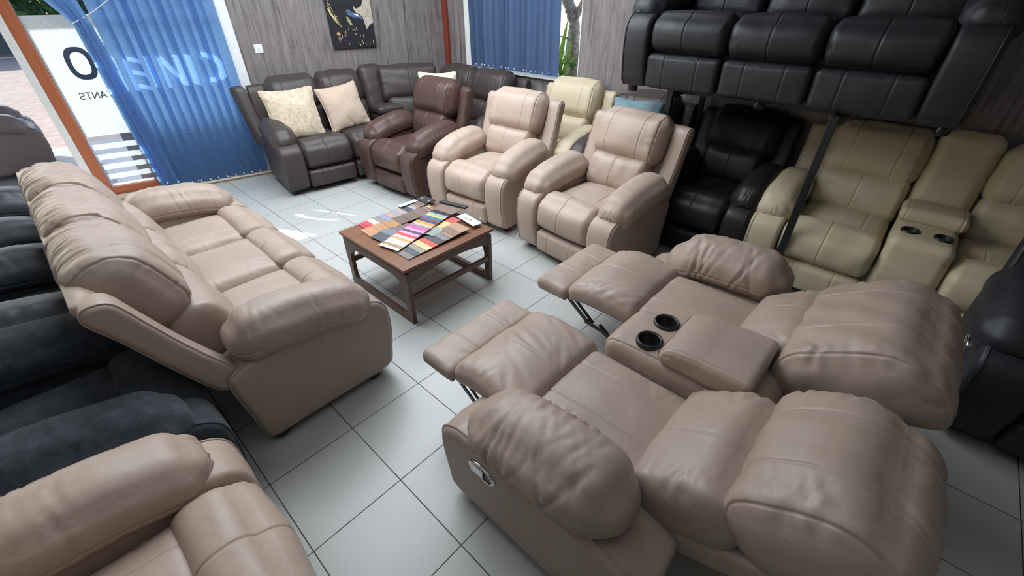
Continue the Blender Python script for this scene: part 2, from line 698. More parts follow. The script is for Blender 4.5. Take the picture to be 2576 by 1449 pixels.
def lever_mesh(x, sgn, y=-.13, z=.36, k=1.0):
    """oval recessed release handle on the outside of an arm"""
    mb = MB()
    n = 28
    prof = [(1.0, 0.0), (0.98, 0.006), (0.86, 0.008), (0.80, 0.004)]
    v, f = [], []
    for (s_, dx) in prof:
        for i in range(n):
            a = 2 * PI * i / n
            v.append((x + sgn * dx, y + 0.058 * k * s_ * math.cos(a), z + 0.034 * k * s_ * math.sin(a)))
    for i in range(len(prof) - 1):
        for j in range(n):
            f.append((i * n + j, i * n + (j + 1) % n, (i + 1) * n + (j + 1) % n, (i + 1) * n + j))
    mb.add(v, f, 0)
    v = [(x + sgn * 0.002, y + 0.047 * k * math.cos(2 * PI * i / n), z + 0.028 * k * math.sin(2 * PI * i / n)) for i in range(n)]
    mb.add(v, [tuple(range(n))], 1)
    mb.box((x + sgn * 0.006, y - 0.018 * k, z), (0.004, 0.028 * k, 0.02 * k), 0.003, 0)
    return mb


def arm_pad(hw, hl, seed, k=1.0, res=0.016, front_drop=0.028):
    cr = []
    rg = np.random.RandomState(seed)
    for i in range(16):        # gathers round the front end
        a = rg.uniform(-.9, .9)
        cr.append(((a, -0.97, rg.uniform(-.25, .8)), (rg.uniform(-.3, .3), .75, rg.uniform(-.1, .9)), rg.uniform(.04, .09), rg.uniform(.004, .007), rg.uniform(.004, .008)))
    for i in range(int(10 + 26 * max(0, k - 1))):
        sg = 1 if i % 2 else -1
        yy, sl, aa, ww = rg.uniform(-.85, .85), rg.uniform(-.6, .6), rg.uniform(.003, .0065) * k, rg.uniform(.005, .008) * (1 + .4 * (k - 1))
        cr.append(((sg * 1.0, yy, .1), (0, sl, 1.0), rg.uniform(.10, .13) * k, ww, aa))
        cr.append(((sg * .80, yy + sl * .30, 1.0), (-sg, sl, 0), rg.uniform(.06, .11) * k, ww * 1.2, aa * .75))
    for i in range(5):
        cr.append(((rg.uniform(-.7, .7), rg.uniform(-.8, .8), 1), (1.0, rg.uniform(-.6, .6), 0), rg.uniform(.05, .1), rg.uniform(.008, .014), rg.uniform(.002, .004) * k))

    def df(p, q):
        y = q[:, 1]
        front = np.clip((-y - .25) / .75, 0, 1)
        rear = np.clip((y - .3) / .7, 0, 1)
        p[:, 2] -= front_drop * front ** 1.6
        p[:, 2] -= 0.015 * rear ** 2
        p[:, 2] -= 0.020 * q[:, 0] ** 2 * (0.6 + .4 * front)
        p[:, 0] *= 1 + .05 * front - .06 * rear
        p[:, 2] += .012 * np.sin((y + .2) * 2.2)
        return p
    return dict(h=(hw, hl, .098), r=.088, res=res, puff=(.012, .02, .014), seams=[('z', -.18)], creases=cr, deform=df, lump=.0025 * k, seed=seed)


def seat_parts(root, x, w_, mat, seed, lean, res=0.02, fine=1.0, flat_roll=False, head_w=None, head_seams=(-.5, .5), low_seams=(-.45, .45), lum_seams=(0.0,),
               roll_seams=(-.05,), head_dz=0.0, seat_seams=(-.5, .5), gather=8, split=.235):
    """seat, roll front, lower footrest, lumbar and head cushion of one place"""
    hw = w_ / 2 - .004
    sm = lambda L: [('x', a) for a in L]
    P, F = cushion((hw - .004, .27, .085), .06, res, (0, .0, .034), sm(seat_seams), edge_creases(seed, 10, ('z', 1), (.05, .12), A=(.002, .004)), loc=(x, .01, .395), lump=.002, seed=seed)
    mesh_obj('seat_cushion', P, F, mat, root)

    def roll(p, q):
        # swells forward and curls over at the top
        up = np.clip(q[:, 2], -1, 1)
        p[:, 1] += .035 * up ** 2 * (up > 0) + .012 * (up < 0) * up ** 2
        return p
    rz1 = (.510 - split) / 2
    P, F = cushion((hw + .002, .105, rz1), min(.085, rz1 * .7), res, (.0, .022, .016), sm(roll_seams), edge_creases(seed + 1, 14, ('y', -1), (.04, .10), A=(.002, .005)), loc=(x, -.335, split + rz1), deform=roll, xk=1.7, lump=.002, seed=seed + 1)
    mesh_obj('front_cushion', P, F, mat, root)
    lz = (split - .062) / 2
    P, F = cushion((hw - .004, .045, lz), .03, res, (0, .014, .004), sm(low_seams), edge_creases(seed + 2, 6, ('y', -1), (.03, .07), A=(.002, .004), sides=('z-', 'z+')), loc=(x, -.385, .058 + lz), tilt=-.06, lump=.0015, seed=seed + 2)
    mesh_obj('footrest_panel', P, F, mat, root)
    hd = (head_w or w_) / 2 - .003

    tl = math.atan(.27 + lean)
    cr = edge_creases(seed + 3, 18, ('y', -1), (.05, .13), (.005, .009), (.003, .007)) + edge_creases(seed + 4, 12, ('z', 1), (.05, .10), (.006, .01), (.003, .006), sides=('x-', 'x+', 'y-'))
    P, F = cushion((hw, .10, .150), .085, res, (0, .03, .012), sm(lum_seams), edge_creases(seed + 5, 16, ('y', -1), (.05, .12), (.005, .009), (.002, .006)), tilt=tl, loc=(x, .235 + lean * .13, .575), xk=2.0, lump=.003 * fine, seed=seed + 3)
    mesh_obj('lumbar_cushion', P, F, mat, root)

    rgh = np.random.RandomState(seed + 77)
    for _ in range(gather):
        gx = rgh.uniform(-.95, .95)
        cr.append(((gx, rgh.uniform(.1, 1.0), 1), (rgh.uniform(-.25, .25), -1, 0), rgh.uniform(.07, .16), rgh.uniform(.0035, .006), rgh.uniform(.002, .0045)))
        if rgh.rand() < .6:
            cr.append(((gx, -1, rgh.uniform(.3, 1)), (rgh.uniform(-.3, .3), 0, 1), rgh.uniform(.05, .12), rgh.uniform(.004, .007), rgh.uniform(.0015, .0035)))

    def headf(p, q):
        up = np.clip(q[:, 2], 0, 1)
        p[:, 1] += .03 * up ** 2          # rolls back over the frame
        p[:, 0] *= 1 - .03 * up
        return p
    P, F = cushion((hd, .115, .185), .10, res, (.014, .03, .012), sm(head_seams) + [('x', -.9), ('x', .9)], cr, tilt=tl, loc=(x, .320 + lean * .42, .845 + head_dz), deform=headf, xk=1.5, lump=.003 * fine, seed=seed + 6)
    mesh_obj('head_cushion', P, F, mat, root)


def console_parts(root, x, w_, mat, seed, lean, res=0.02):
    hw = w_ / 2 - .004

    def cf(p, q):
        p[:, 1] += -.03 * np.exp(-((q[:, 2] - .0) / .5) ** 2) * (q[:, 1] < 0)
        return p
    P, F = cushion((hw, .30, .245), .05, .010, (0, .012, .012), [], edge_creases(seed, 8, ('y', -1)), loc=(x, -.09, .33), deform=cf, lump=.002, seed=seed)
    F = punch(P, F, [(x + q * w_ * .24, -.245, .041) for q in (-1, 1)], .45)
    cb = mesh_obj('console_body', P, F, mat, root)
    P, F = cushion((hw + .008, .14, .042), .035, res, (0, .0, .014), [('x', -.8), ('x', .8)], [], loc=(x, .02, .615), tilt=.05, seed=seed + 1)
    mesh_obj('console_lid', P, F, mat, root)
    for s_ in (-1, 1):
        mb = MB()
        c = (x + s_ * w_ * .24, -.245, .580)
        mb.lathe([(.0, -.06), (.034, -.06), (.037, .004), (.040, .011), (.046, .010), (.048, .003), (.048, -.01)], c, 24)
        mb.build('cup_holder', M['cup'], root, True)
    tl = math.atan(.27 + lean)
    P, F = cushion((hw, .09, .27), .07, res, (0, .02, .01), [], edge_creases(seed + 4, 14, ('y', -1), (.04, .1)), tilt=tl, loc=(x, .30 + lean * .3, .78), lump=.002, seed=seed + 3)
    mesh_obj('console_back', P, F, mat, root)


def seating(name, label, cat, loc, rz, mat, layout, arm=.20, lean=.10, seed=1, res=.02, group=None, arms=(1, 1), fine=1.0, lever=None, head_dz=0., pad_res=.016,
            gather=8, split=.235, head_seams=(-.5, .5), low_seams=(-.45, .45), feet=True, pad_out=.026, pad_l=.295):
    root = thing(name, label, cat, loc, rz, group or ('single recliners on the showroom floor' if name == 'recliner_chair' else None))
    total = sum(w_ for _, w_ in layout)
    x = -total / 2
    L, R = -total / 2, total / 2
    poly = cr_smooth(PANEL, 3)
    for sg, on in ((-1, arms[0]), (1, arms[1])):
        if not on:
            continue
        a, b = (L - arm, L) if sg < 0 else (R, R + arm)
        V, F = prism(poly, a, b, .028, .004)
        sp = mesh_obj('arm_panel', V, F, mat, root)
        xo = a if sg < 0 else b
        nm = poly * 1.0
        piping([(y, z) for y, z in nm * np.array([1, 1])], xo - sg * .020, .0042).build('piping', mat, sp, True)
        xc = (a + b) / 2 + sg * pad_out * .3
        d = arm_pad(arm / 2 + pad_out, pad_l, seed * 7 + (3 if sg > 0 else 0), fine, pad_res)
        P, F = cushion(loc=(xc, -.065, .575), tilt=-.06, **d)
        mesh_obj('arm_pad', P, F, mat, root)
        if lever == sg:
            lever_mesh(xo + sg * .001, sg).build('release_handle', M['chrome'], root, True, mats=[M['chrome'], M['plastic']])
    wp = cr_smooth(shear(WING, lean), 3)
    wt = .125
    for sg, on in ((-1, arms[0]), (1, arms[1])):
        if not on:
            continue
        a = (L - arm + .03) if sg < 0 else (R + arm - .03 - wt)
        V, F = prism(wp, a, a + wt, .022, .004)
        wg = mesh_obj('back_wing', V, F, mat, root)
        xo = a if sg < 0 else a + wt
        piping(wp, xo - sg * .016, .0038).build('piping', mat, wg, True)
    bp = [(y + .05 if False else y, z) for y, z in shear([(.30, .42), (.36, .43), (.405, .60), (.45, .80), (.475, .93), (.445, .955), (.40, .93), (.37, .80), (.33, .6)], lean)]
    V, F = prism(cr_smooth(bp, 2), L - arm + .08, R + arm - .08, .015)
    mesh_obj('back_panel', V, F, mat, root)
    mb = MB()
    mb.box(((L + R) / 2, -.03, .20), ((R - L) / 2 + .02, .28, .13), .01)
    mb.build('seat_base', mat, root)
    i = 0
    for kind, w_ in layout:
        cx = x + w_ / 2
        if kind == 's':
            seat_parts(root, cx, w_, mat, seed * 31 + i * 9, lean, res, fine, head_w=w_ + (.07 if len(layout) == 1 else .004), head_dz=head_dz, head_seams=head_seams, low_seams=low_seams, gather=gather, split=split)
        else:
            console_parts(root, cx, w_, mat, seed * 31 + i * 9, lean, res)
        x += w_
        i += 1
    if feet:
        xs = [L - arm + .06, R + arm - .06]
        if len(layout) > 2:
            xs.append((L + R) / 2)
        for xx in xs:
            for yy in (-.31, .20):
                foot_mesh(xx, yy).build('foot', M['plastic'], root, True)
    return root


R_NX, R_PX, R_PY = -PI / 2, PI / 2, PI          # facing -x, +x, +y

# ================================================================== SETTING
# ------------------------------------------------------------------ floor, ceiling, walls
WA = math.atan(-0.2554)                          # the shop-front wall runs askew to the tiles
W0 = Vector((0.331, 5.894, 0))
WM = Matrix.Translation(W0) @ Matrix.Rotation(WA, 4, 'Z')      # local: x along wall, -y into the room


def struct(o, name=None):
    o['kind'] = 'structure'
    return o


def inwall(o):
    o.matrix_world = WM.copy()
    return o


mb = MB()
mb.add([(-6 - GX, -4 - GY, 0), (4.05 - GX + .2, -4 - GY, 0), (4.05 - GX + .2, 4.94 - GY, 0), (-6 - GX, 7.52 - GY, 0)], [(0, 1, 2, 3)])
fl = struct(mb.build('floor', M['tile']))
fl.location = (GX, GY, 0)
M['ceil'] = pm('ceiling_white', (0.62, 0.61, 0.58), 0.8)
mb = MB()
mb.box((0, 2.0, 2.76), (4.6, 5.2, .06))
struct(mb.build('ceiling', M['ceil']))
CX = (4.05 - W0.x) / math.cos(WA)               # corner, along the shop-front wall
mb = MB()
mb.box(((1.53 + CX + .1) / 2, .06, 1.35), ((CX + .1 - 1.53) / 2, .06, 1.35))
mb.box((-.8, .05, 2.55), (3.6, .05, .16))
struct(inwall(mb.build('wall_back', M['panel'])))
mb = MB()
TH = .12
xw = 4.05
WIN = (2.82, 4.51, .985, 2.35)
mb.box((xw + TH / 2, (-3.6 + WIN[0]) / 2, 1.35), (TH / 2, (WIN[0] + 3.6) / 2, 1.35))
mb.box((xw + TH / 2, (WIN[1] + 5.0) / 2, 1.35), (TH / 2, (5.0 - WIN[1]) / 2, 1.35))
mb.box((xw + TH / 2, (WIN[0] + WIN[1]) / 2, WIN[2] / 2), (TH / 2, (WIN[1] - WIN[0]) / 2, WIN[2] / 2))
mb.box((xw + TH / 2, (WIN[0] + WIN[1]) / 2, (WIN[3] + 2.7) / 2), (TH / 2, (WIN[1] - WIN[0]) / 2, (2.7 - WIN[3]) / 2))
struct(mb.build('wall_right', M['panel']))
mb = MB()
mb.box((0, -3.25, 1.35), (4.6, .06, 1.35))
struct(mb.build('wall_front', M['ceil']))
mb = MB()
mb.box((-4.4, -.35, 1.35), (.06, 2.85, 1.35))
mb.box((-4.4, 4.45, 1.35), (.06, 1.95, 1.35))
struct(mb.build('wall_left', M['ceil']))
# corner batten
mb = MB()
mb.box((4.03, 4.835, 1.35), (.02, .04, 1.35), .004)
struct(mb.build('trim_1', M['red']))

# ------------------------------------------------------------------ shop front: posts, rails, panes, frosted film
mb = MB()
mb.box((-.135, .03, 1.2), (.03, .05, 1.2), .004)
mb.box((-1.45, .03, 1.2), (.03, .05, 1.2), .004)
mb.box((-.78, .03, 2.35), (.65, .05, .05), .004)
struct(inwall(mb.build('door_1', M['white'])))
mb = MB()
mb.box((-.062, .02, 1.2), (.043, .035, 1.2), .004)
o = struct(inwall(mb.build('window_1', M['orange'])))
mb = MB()
mb.box((.68, .02, .055), (.70, .035, .055), .005)
mb.box((.68, .02, 2.36), (.70, .035, .04), .005)
mb.build('bottom_rail', M['orange_h'], o)
mb = MB()
mb.box((1.475, .0, 1.2), (.055, .06, 1.2), .006)
mb.box((1.435, -.03, 1.2), (.008, .02, 1.2), .002)
mb.build('window_frame', M['white'], o)
mb = MB()
mb.box((.68, -.075, .018), (.86, .045, .018), .006)
mb.box((1.06, -.118, .026), (.40, .018, .010), .006)
mb.build('window_sill', M['sill'], o)
mb = MB()
mb.box((.70, .035, 1.2), (.74, .003, 1.15))
mb.build('pane', M['glass'], o)


def ell(cx, cz, rx, rz, n=36, e=2.6):
    out = []
    for i in range(n):
        a = 2 * PI * i / n
        c, s_ = math.cos(a), math.sin(a)
        out.append((cx + rx * math.copysign(abs(c) ** (2 / e), c), cz + rz * math.copysign(abs(s_) ** (2 / e), s_)))
    return out


def rect(x0, x1, z0, z1):
    return [(x0, z0), (x1, z0), (x1, z1), (x0, z1)]


fm = MB()
zb, zt = 1.085, 1.355
s0 = .145
Oo, Oi = ell(s0 + .085, 1.224, .098, .134), ell(s0 + .085, 1.224, .060, .092)
# mirrored lettering, as read from inside: clear cut-outs in the film
holes = [Oo]
holes.append([(.36, zb), (.40, zb), (.40, zt), (.36, zt)])
holes.append([(.44, zb), (.56, zb), (.56, zb + .04), (.48, zb + .04), (.48, zb + .12), (.55, zb + .12), (.55, zb + .16), (.48, zb + .16), (.48, zt - .04), (.56, zt - .04), (.56, zt), (.44, zt)])
holes.append(rect(.61, .655, zb, zt))
holes.append([(.70, zb), (.745, zb), (.745, zt - .09), (.84, zb), (.885, zb), (.885, zt), (.84, zt), (.84, zb + .09), (.745, zt), (.70, zt)])
holes.append(rect(.93, .985, zb, zt))
cc = [(1.04, zt), (1.12, zt), (1.19, zt - .03), (1.225, zt - .09), (1.225, zb + .09), (1.19, zb + .03), (1.12, zb), (1.04, zb), (1.04, zb + .045), (1.11, zb + .045),
      (1.155, zb + .07), (1.178, zb + .11), (1.178, zt - .11), (1.155, zt - .07), (1.11, zt - .045), (1.04, zt - .045)]
holes.append(cc)
fm.poly(rect(-.015, 1.42, .60, 1.60), holes, .029)
fm.poly(Oi, [], .029)
for k in range(5):
    z1 = .525 - k * .098
    fm.poly(rect(.0, 1.42, z1 - .052, z1), [], .029)
fo = fm.build('frosted_film', M['film'], o)
# small grey wording under the big letters (mirrored, read from inside)
tx = MB()
gz, gh = .93, .055


def bar(a, b, wd=.0085):
    a, b = np.array(a, float), np.array(b, float)
    d = b - a
    nrm = np.array([-d[1], d[0]]) / np.linalg.norm(d) * wd / 2
    tx.poly([tuple(a - nrm), tuple(b - nrm), tuple(b + nrm), tuple(a + nrm)], [], .0265, .001)


def arc(cx, cz, rx, rz, a0, a1, n=7):
    pts = [(cx + rx * math.cos(math.radians(a0 + (a1 - a0) * i / n)), cz + rz * math.sin(math.radians(a0 + (a1 - a0) * i / n))) for i in range(n + 1)]
    for a, b in zip(pts[:-1], pts[1:]):
        bar(a, b)


def letter(ch, x, w_=.040):
    z0, z1 = gz, gz + gh
    if ch == 'S':        # mirrored S
        arc(x + w_ / 2, z1 - gh * .27, w_ / 2, gh * .25, 160, -90)
        pass
        for i in range(0):
            pass
    if ch == 'T':
        bar((x, z1), (x + w_, z1)); bar((x + w_ / 2, z0), (x + w_ / 2, z1))
    if ch == 'N':        # mirrored N
        bar((x, z0), (x, z1)); bar((x + w_, z0), (x + w_, z1)); bar((x, z0), (x + w_, z1))
    if ch == 'A':
        bar((x, z0), (x + w_ / 2, z1)); bar((x + w_, z0), (x + w_ / 2, z1)); bar((x + w_ * .2, z0 + gh * .35), (x + w_ * .8, z0 + gh * .35))
    if ch == 'L':
        bar((x + w_, z0), (x + w_, z1)); bar((x, z0), (x + w_, z0))
    if ch == 'U':
        bar((x, z0 + .01), (x, z1)); bar((x + w_, z0 + .01), (x + w_, z1)); arc(x + w_ / 2, z0 + .012, w_ / 2, .012, 180, 360)


def s_mirror(x, w_=.036):
    # an S seen from behind
    z0, z1 = gz, gz + gh
    zc = (z0 + z1) / 2
    pts = []
    for a in np.linspace(150, -90 + 360 - 360, 9):
        pts.append((x + w_ / 2 - 0 + w_ / 2 * math.cos(math.radians(a)) * 1, z1 - gh * .26 + gh * .26 * math.sin(math.radians(a))))
    low = []
    for a in np.linspace(90, 330, 9):
        low.append((x + w_ / 2 + w_ / 2 * math.cos(math.radians(a)), z0 + gh * .26 + gh * .26 * math.sin(math.radians(a))))
    allp = pts + low
    for a, b in zip(allp[:-1], allp[1:]):
        if math.dist(a, b) > 1e-4:
            bar(a, b)


s_mirror(.105)
letter('T', .150)
letter('N', .203)
letter('A', .256, .044)
letter('T', .312)
letter('L', .365)
letter('U', .418)
s_mirror(.470)
M['ink'] = pm('grey_vinyl', (0.10, 0.10, 0.105), 0.6)
tx.build('lettering', M['ink'], o)

# glass bay further left along the front (outside the picture, lights the room)
mb = MB()
mb.box((-1.50, .03, 1.2), (.02, .05, 1.2), .004)
mb.box((-3.6, .03, 1.2), (.04, .05, 1.2), .004)
mb.box((-2.55, .03, .06), (1.05, .05, .06), .004)
w3 = struct(inwall(mb.build('window_3', M['white'])))
mb = MB()
mb.box((-2.55, .035, 1.25), (1.03, .003, 1.13))
mb.build('pane', M['glass2'], w3)

# ------------------------------------------------------------------ side window
yc = (WIN[0] + WIN[1]) / 2
mb = MB()
mb.box((xw + .02, WIN[1] - .075, (WIN[2] + WIN[3]) / 2), (.05, .045, (WIN[3] - WIN[2]) / 2), .004)
mb.box((xw + .05, WIN[1] - .145, (WIN[2] + WIN[3]) / 2), (.03, .025, (WIN[3] - WIN[2]) / 2), .004)
mb.box((xw + .05, WIN[0] + .012, (WIN[2] + WIN[3]) / 2), (.03, .012, (WIN[3] - WIN[2]) / 2), .004)
w2 = struct(mb.build('window_2', M['white']))
mb = MB()
mb.box((xw + .03, yc, WIN[2] - .004), (.075, (WIN[1] - WIN[0]) / 2, .012), .004)
mb.build('window_sill', M['white'], w2)
mb = MB()
mb.box((xw + .085, yc, (WIN[2] + WIN[3]) / 2), (.003, (WIN[1] - WIN[0]) / 2, (WIN[3] - WIN[2]) / 2))
mb.build('pane', M['glass2'], w2)


# ------------------------------------------------------------------ vertical blinds
def vane_mesh(path_fn, z0, z1, nz=30, wd=.127, nu=6):
    """path_fn(t) -> (x, y, angle, width) with t = 0 at the top"""
    v, f = [], []
    for i in range(nz + 1):
        t = i / nz
        z = z1 + (z0 - z1) * t
        x, y, a, w_ = path_fn(t)
        for k in range(nu + 1):
            s_ = (k / nu - .5) * w_
            b = .008 * (1 - (2 * k / nu - 1) ** 2)
            v.append((x + s_ * math.cos(a) - b * math.sin(a), y + s_ * math.sin(a) + b * math.cos(a), z))
    for i in range(nz):
        for k in range(nu):
            a = i * (nu + 1) + k
            f.append((a, a + nu + 1, a + nu + 2, a + 1))
    mb = MB()
    mb.add(v, f)
    return mb


def sphere(mb, c, r, n=8, m=0):
    pr = [(max(1e-5, r * math.sin(PI * i / n)), -r * math.cos(PI * i / n)) for i in range(n + 1)]
    mb.lathe(pr, c, 10, m)


def vane(root, fn, z0, z1, clip=True, mat=None):
    o_ = vane_mesh(fn, z0, z1).build('vane', mat or M['blind'], root, True)
    if clip:
        x, y, a, w_ = fn(1.0)
        mb = MB()
        for s_ in (-1, 1):
            mb.box((x + s_ * (w_ / 2 - .006) * math.cos(a), y + s_ * (w_ / 2 - .006) * math.sin(a) - .006, z0 + .022), (.006, .004, .010), .002)
        mb.build('chain_clip', M['white'], o_)
    return o_


bl = thing('vertical_blind', 'blue vertical blind drawn across the tall shop-front glass, gathered at its left end', 'blind')
bl.matrix_world = WM.copy()
mb = MB()
mb.box((.62, -.10, 2.42), (.86, .022, .018), .003)
mb.build('head_rail', M['white'], bl)
N_V = 11
for i in range(N_V):
    x0 = .535 + i * .0835
    a = math.radians(-17 + (i * 37 % 7 - 3) * 1.6)
    vane(bl, (lambda x0, a, i: lambda t: (x0 + .012 * (1 - t) * ((i % 3) - 1), -.10 - .004 * (i % 2), a, .127))(x0, a, i), .035, 2.40)
# the gathered bunch at the left, pinched by the bead chain
pz = 1.545


def bunch(top_x, mid_x, bot_x, off, a0, wmid):
    def fn(t):
        z = 2.40 + (.02 - 2.40) * t
        tm = (2.40 - pz) / (2.40 - .02)
        if t < tm:
            k = t / tm
            k2 = k ** 1.6
            x = top_x + (mid_x - top_x) * k2
            wd = .127 + (wmid - .127) * k2
            a = a0 + (.2 - a0) * k
        else:
            k = (t - tm) / (1 - tm)
            x = mid_x + (bot_x - mid_x) * k ** 0.9
            wd = wmid + (.110 - wmid) * min(1, k * 1.8)
            a = .2 + (-.25 - .2) * k
        return (x, -.13 - off, a, wd)
    return fn


vane(bl, bunch(.02, .358, .455, .00, -.1, .050), .02, 2.40)
vane(bl, bunch(.12, .382, .470, .02, .1, .055), .02, 2.40)
vane(bl, bunch(.22, .405, .490, .04, .2, .060), .02, 2.40)
vane(bl, bunch(.32, .430, .515, .06, .3, .060), .09, 2.40)
mb = MB()
A_, B_ = np.array([.335, -.19, 1.54]), np.array([.70, -.15, 1.74])
nb = 52
for i in range(nb):
    p = A_ + (B_ - A_) * i / (nb - 1)
    p[2] -= .012 * math.sin(PI * i / (nb - 1))
    sphere(mb, p, .0042, 5)
p2 = np.array([.82, -.13, 2.38])
for i in range(70):
    sphere(mb, B_ + (p2 - B_) * (i + 1) / 70, .0042, 5)
mb.build('bead_chain', M['paper'], bl, True)

bl2 = thing('vertical_blind', 'dark blue vertical blind half covering the small window over the corner sofa', 'blind')
rg = random.Random(4)
for i in range(16):
    y0 = 4.325 - i * .0815
    a = PI / 2 + math.radians(rg.uniform(-30, 30))
    if i in (14, 15):
        a = PI / 2 + math.radians(8)
    tw = rg.uniform(-.02, .02)
    vane(bl2, (lambda y0, a, tw: lambda t: (3.985, y0 + tw * t, a, .125))(y0, a, tw), 1.015, 2.36, True, M['blind2'])
mb = MB()
mb.box((3.985, 3.70, 2.38), (.022, .72, .018), .003)
mb.build('head_rail', M['white'], bl2)

# ------------------------------------------------------------------ outside
M['pave'] = plain('pale_paving', (0.30, 0.26, 0.245), 1.0, spec=0.0, scale=6, var=0.15)
mb = MB()
mb.add([(-40, 8.6, -.03), (40, 8.6, -.03), (40, 60, -.03), (-40, 60, -.03)], [(0, 1, 2, 3)])
mb.add([(4.25, -20, -.03), (40, -20, -.03), (40, 9.3, -.03), (4.25, 9.3, -.03)], [(0, 1, 2, 3)])
struct(mb.build('yard_ground', M['pave']))
M['ptile'] = mat_tile('porch_tile', (0.20, 0.215, 0.24), (0.07, 0.07, 0.075), 0.4)
mb = MB()
mb.add([(-6 - GX, 7.52 - GY, 0), (4.25 - GX, 4.94 - GY, 0), (4.25 - GX, 8.6 - GY, 0), (-6 - GX, 8.6 - GY, 0)], [(0, 1, 2, 3)])
pf = struct(mb.build('porch_floor', M['ptile']))
pf.location = (GX, GY, -.002)
mb = MB()
mb.box((-.8, .77, 2.60), (4.0, .67, .07))
struct(inwall(mb.build('porch_roof', M['ceil'])))
mb = MB()
mb.box((.95, .22, .36), (.72, .06, .36), .01)  # block added outside to keep sun off the lower film and blind
struct(inwall(mb.build('porch_sun_block', pm('sun_block_grey', (0.36, 0.37, 0.38), 0.8))))
M['gwall'] = pm('grey_render', (0.10, 0.115, 0.14), 0.8)
mb = MB()
mb.box((4.6, 14.2, .45), (3.75, .15, .48))
mb.box((-6, 24.5, .45), (14, .15, .48))
struct(mb.build('boundary_wall', M['gwall']))
mb = MB()
mb.box((4, 26.0, 3.2), (26, .3, 1.0))
struct(mb.build('far_fascia', M['white']))


def leaf_cloud(name, c, h, n, ln, wd, mats, seed, label, cat, group=None):
    rg = np.random.RandomState(seed)
    mb = MB()
    for i in range(n):
        p = np.array(c) + (rg.uniform(-1, 1, 3)) * np.array(h)
        d = rg.normal(size=3)
        d[2] = abs(d[2]) * .8 + .2
        d /= np.linalg.norm(d)
        s_ = np.cross(d, rg.normal(size=3))
        s_ /= np.linalg.norm(s_) + 1e-9
        L, W = ln * rg.uniform(.6, 1.3), wd * rg.uniform(.6, 1.3)
        up = np.cross(s_, d) * W * .3
        mb.add([p, p + d * L * .5 + s_ * W, p + d * L, p + d * L * .5 - s_ * W, p + d * L * .5 - up], [(0, 4, 1), (1, 4, 2), (2, 4, 3), (3, 4, 0)], i % len(mats))
    o_ = mb.build(name, None, None, False, mats)
    return tag(o_, label, cat, group)


def leafmat(name, c, tr=.4):
    t = NT(name)
    v = t.coord()
    col = t.ramp(t.noise(v, 30, 3), [(0.3, mul(c, .75)), (0.7, mul(c, 1.2))])
    p = t.pbsdf(col, .45)
    tl = t.n('ShaderNodeBsdfTranslucent')
    t.l(col, tl.inputs['Color'])
    mx = t.n('ShaderNodeMixShader')
    mx.inputs[0].default_value = tr
    t.l(p.outputs[0], mx.inputs[1])
    t.l(tl.outputs[0], mx.inputs[2])
    return t.done(mx)


M['leaf1'] = leafmat('leaf_green', (0.22, 0.40, 0.12))
M['leaf2'] = leafmat('leaf_dark', (0.10, 0.19, 0.07))
M['leaf3'] = leafmat('leaf_lime', (0.32, 0.50, 0.05), .55)
leaf_cloud('hedge', (2.2, 23.4, 1.45), (6, .6, .65), 3000, .45, .10, [M['leaf1'], M['leaf2'], M['leaf2']], 3, 'green leafy hedge far outside above the shop-front film', 'hedge')

# bank, tree and plants behind the side window
mb = MB()
mb.box((7.2, 3.0, 1.2), (.1, 6, 1.3))
struct(mb.build('garden_wall', M['white']))
tr = thing('garden_tree', 'rough barked leaning tree trunk outside the small window', 'tree')
mb = MB()
pts = [(4.95, 3.53, -.1), (4.95, 3.52, .6), (4.95, 3.51, 1.1), (4.96, 3.54, 1.30), (4.97, 3.57, 1.46), (4.98, 3.66, 1.62), (5.0, 3.78, 1.85), (5.05, 3.9, 2.3)]
rad = [.085, .075, .07, .065, .062, .07, .06, .05]
q = cr_smooth([(0, 0)] * 1, 1)
fine_p, fine_r = [], []
for i in range(len(pts) - 1):
    for k in range(6):
        t_ = k / 6
        b = np.array(pts[i]) * (1 - t_) + np.array(pts[i + 1]) * t_
        fine_p.append(b + np.random.RandomState(i * 7 + k).normal(size=3) * .006)
        fine_r.append((rad[i] * (1 - t_) + rad[i + 1] * t_) * (1 + .12 * math.sin(i * 6 + k * 2.3)))
mb.tube(fine_p, fine_r, 12)
M['bark'] = plain('bark', (0.56, 0.46, 0.37), 0.9, bump=.8, scale=34, var=.45)
mb.build('trunk', M['bark'], tr, True)
mb = MB()
mb.tube([(4.97, 3.57, 1.47), (4.99, 3.50, 1.60), (5.05, 3.40, 1.85), (5.1, 3.3, 2.3)], [.045, .04, .034, .03], 10)
mb.tube([(4.96, 3.52, 1.20), (4.9, 3.60, 1.28), (4.88, 3.70, 1.30)], [.02, .014, .006], 8)
mb.build('branch', M['bark'], tr, True)


def blade(mb, base, tip, wd, bend, m=0, n=10, side=None):
    b, t_ = np.array(base, float), np.array(tip, float)
    d = t_ - b
    s_ = np.array(side if side is not None else np.cross(d, (1, 0, 0)), float)
    s_ /= np.linalg.norm(s_) + 1e-9
    up = np.array(bend, float)
    v, f = [], []
    for i in range(n + 1):
        k = i / n
        c = b + d * k + up * (k * (1 - k) * 4)
        w_ = wd * math.sin(PI * min(1, .08 + k * .92)) ** .7
        fold = np.array([w_ * .35, 0, 0])
        v += [c - s_ * w_ + fold, c, c + s_ * w_ + fold]
    for i in range(n):
        for k in range(2):
            a = i * 3 + k
            f.append((a, a + 1, a + 4, a + 3))
    mb.add(v, f, m)


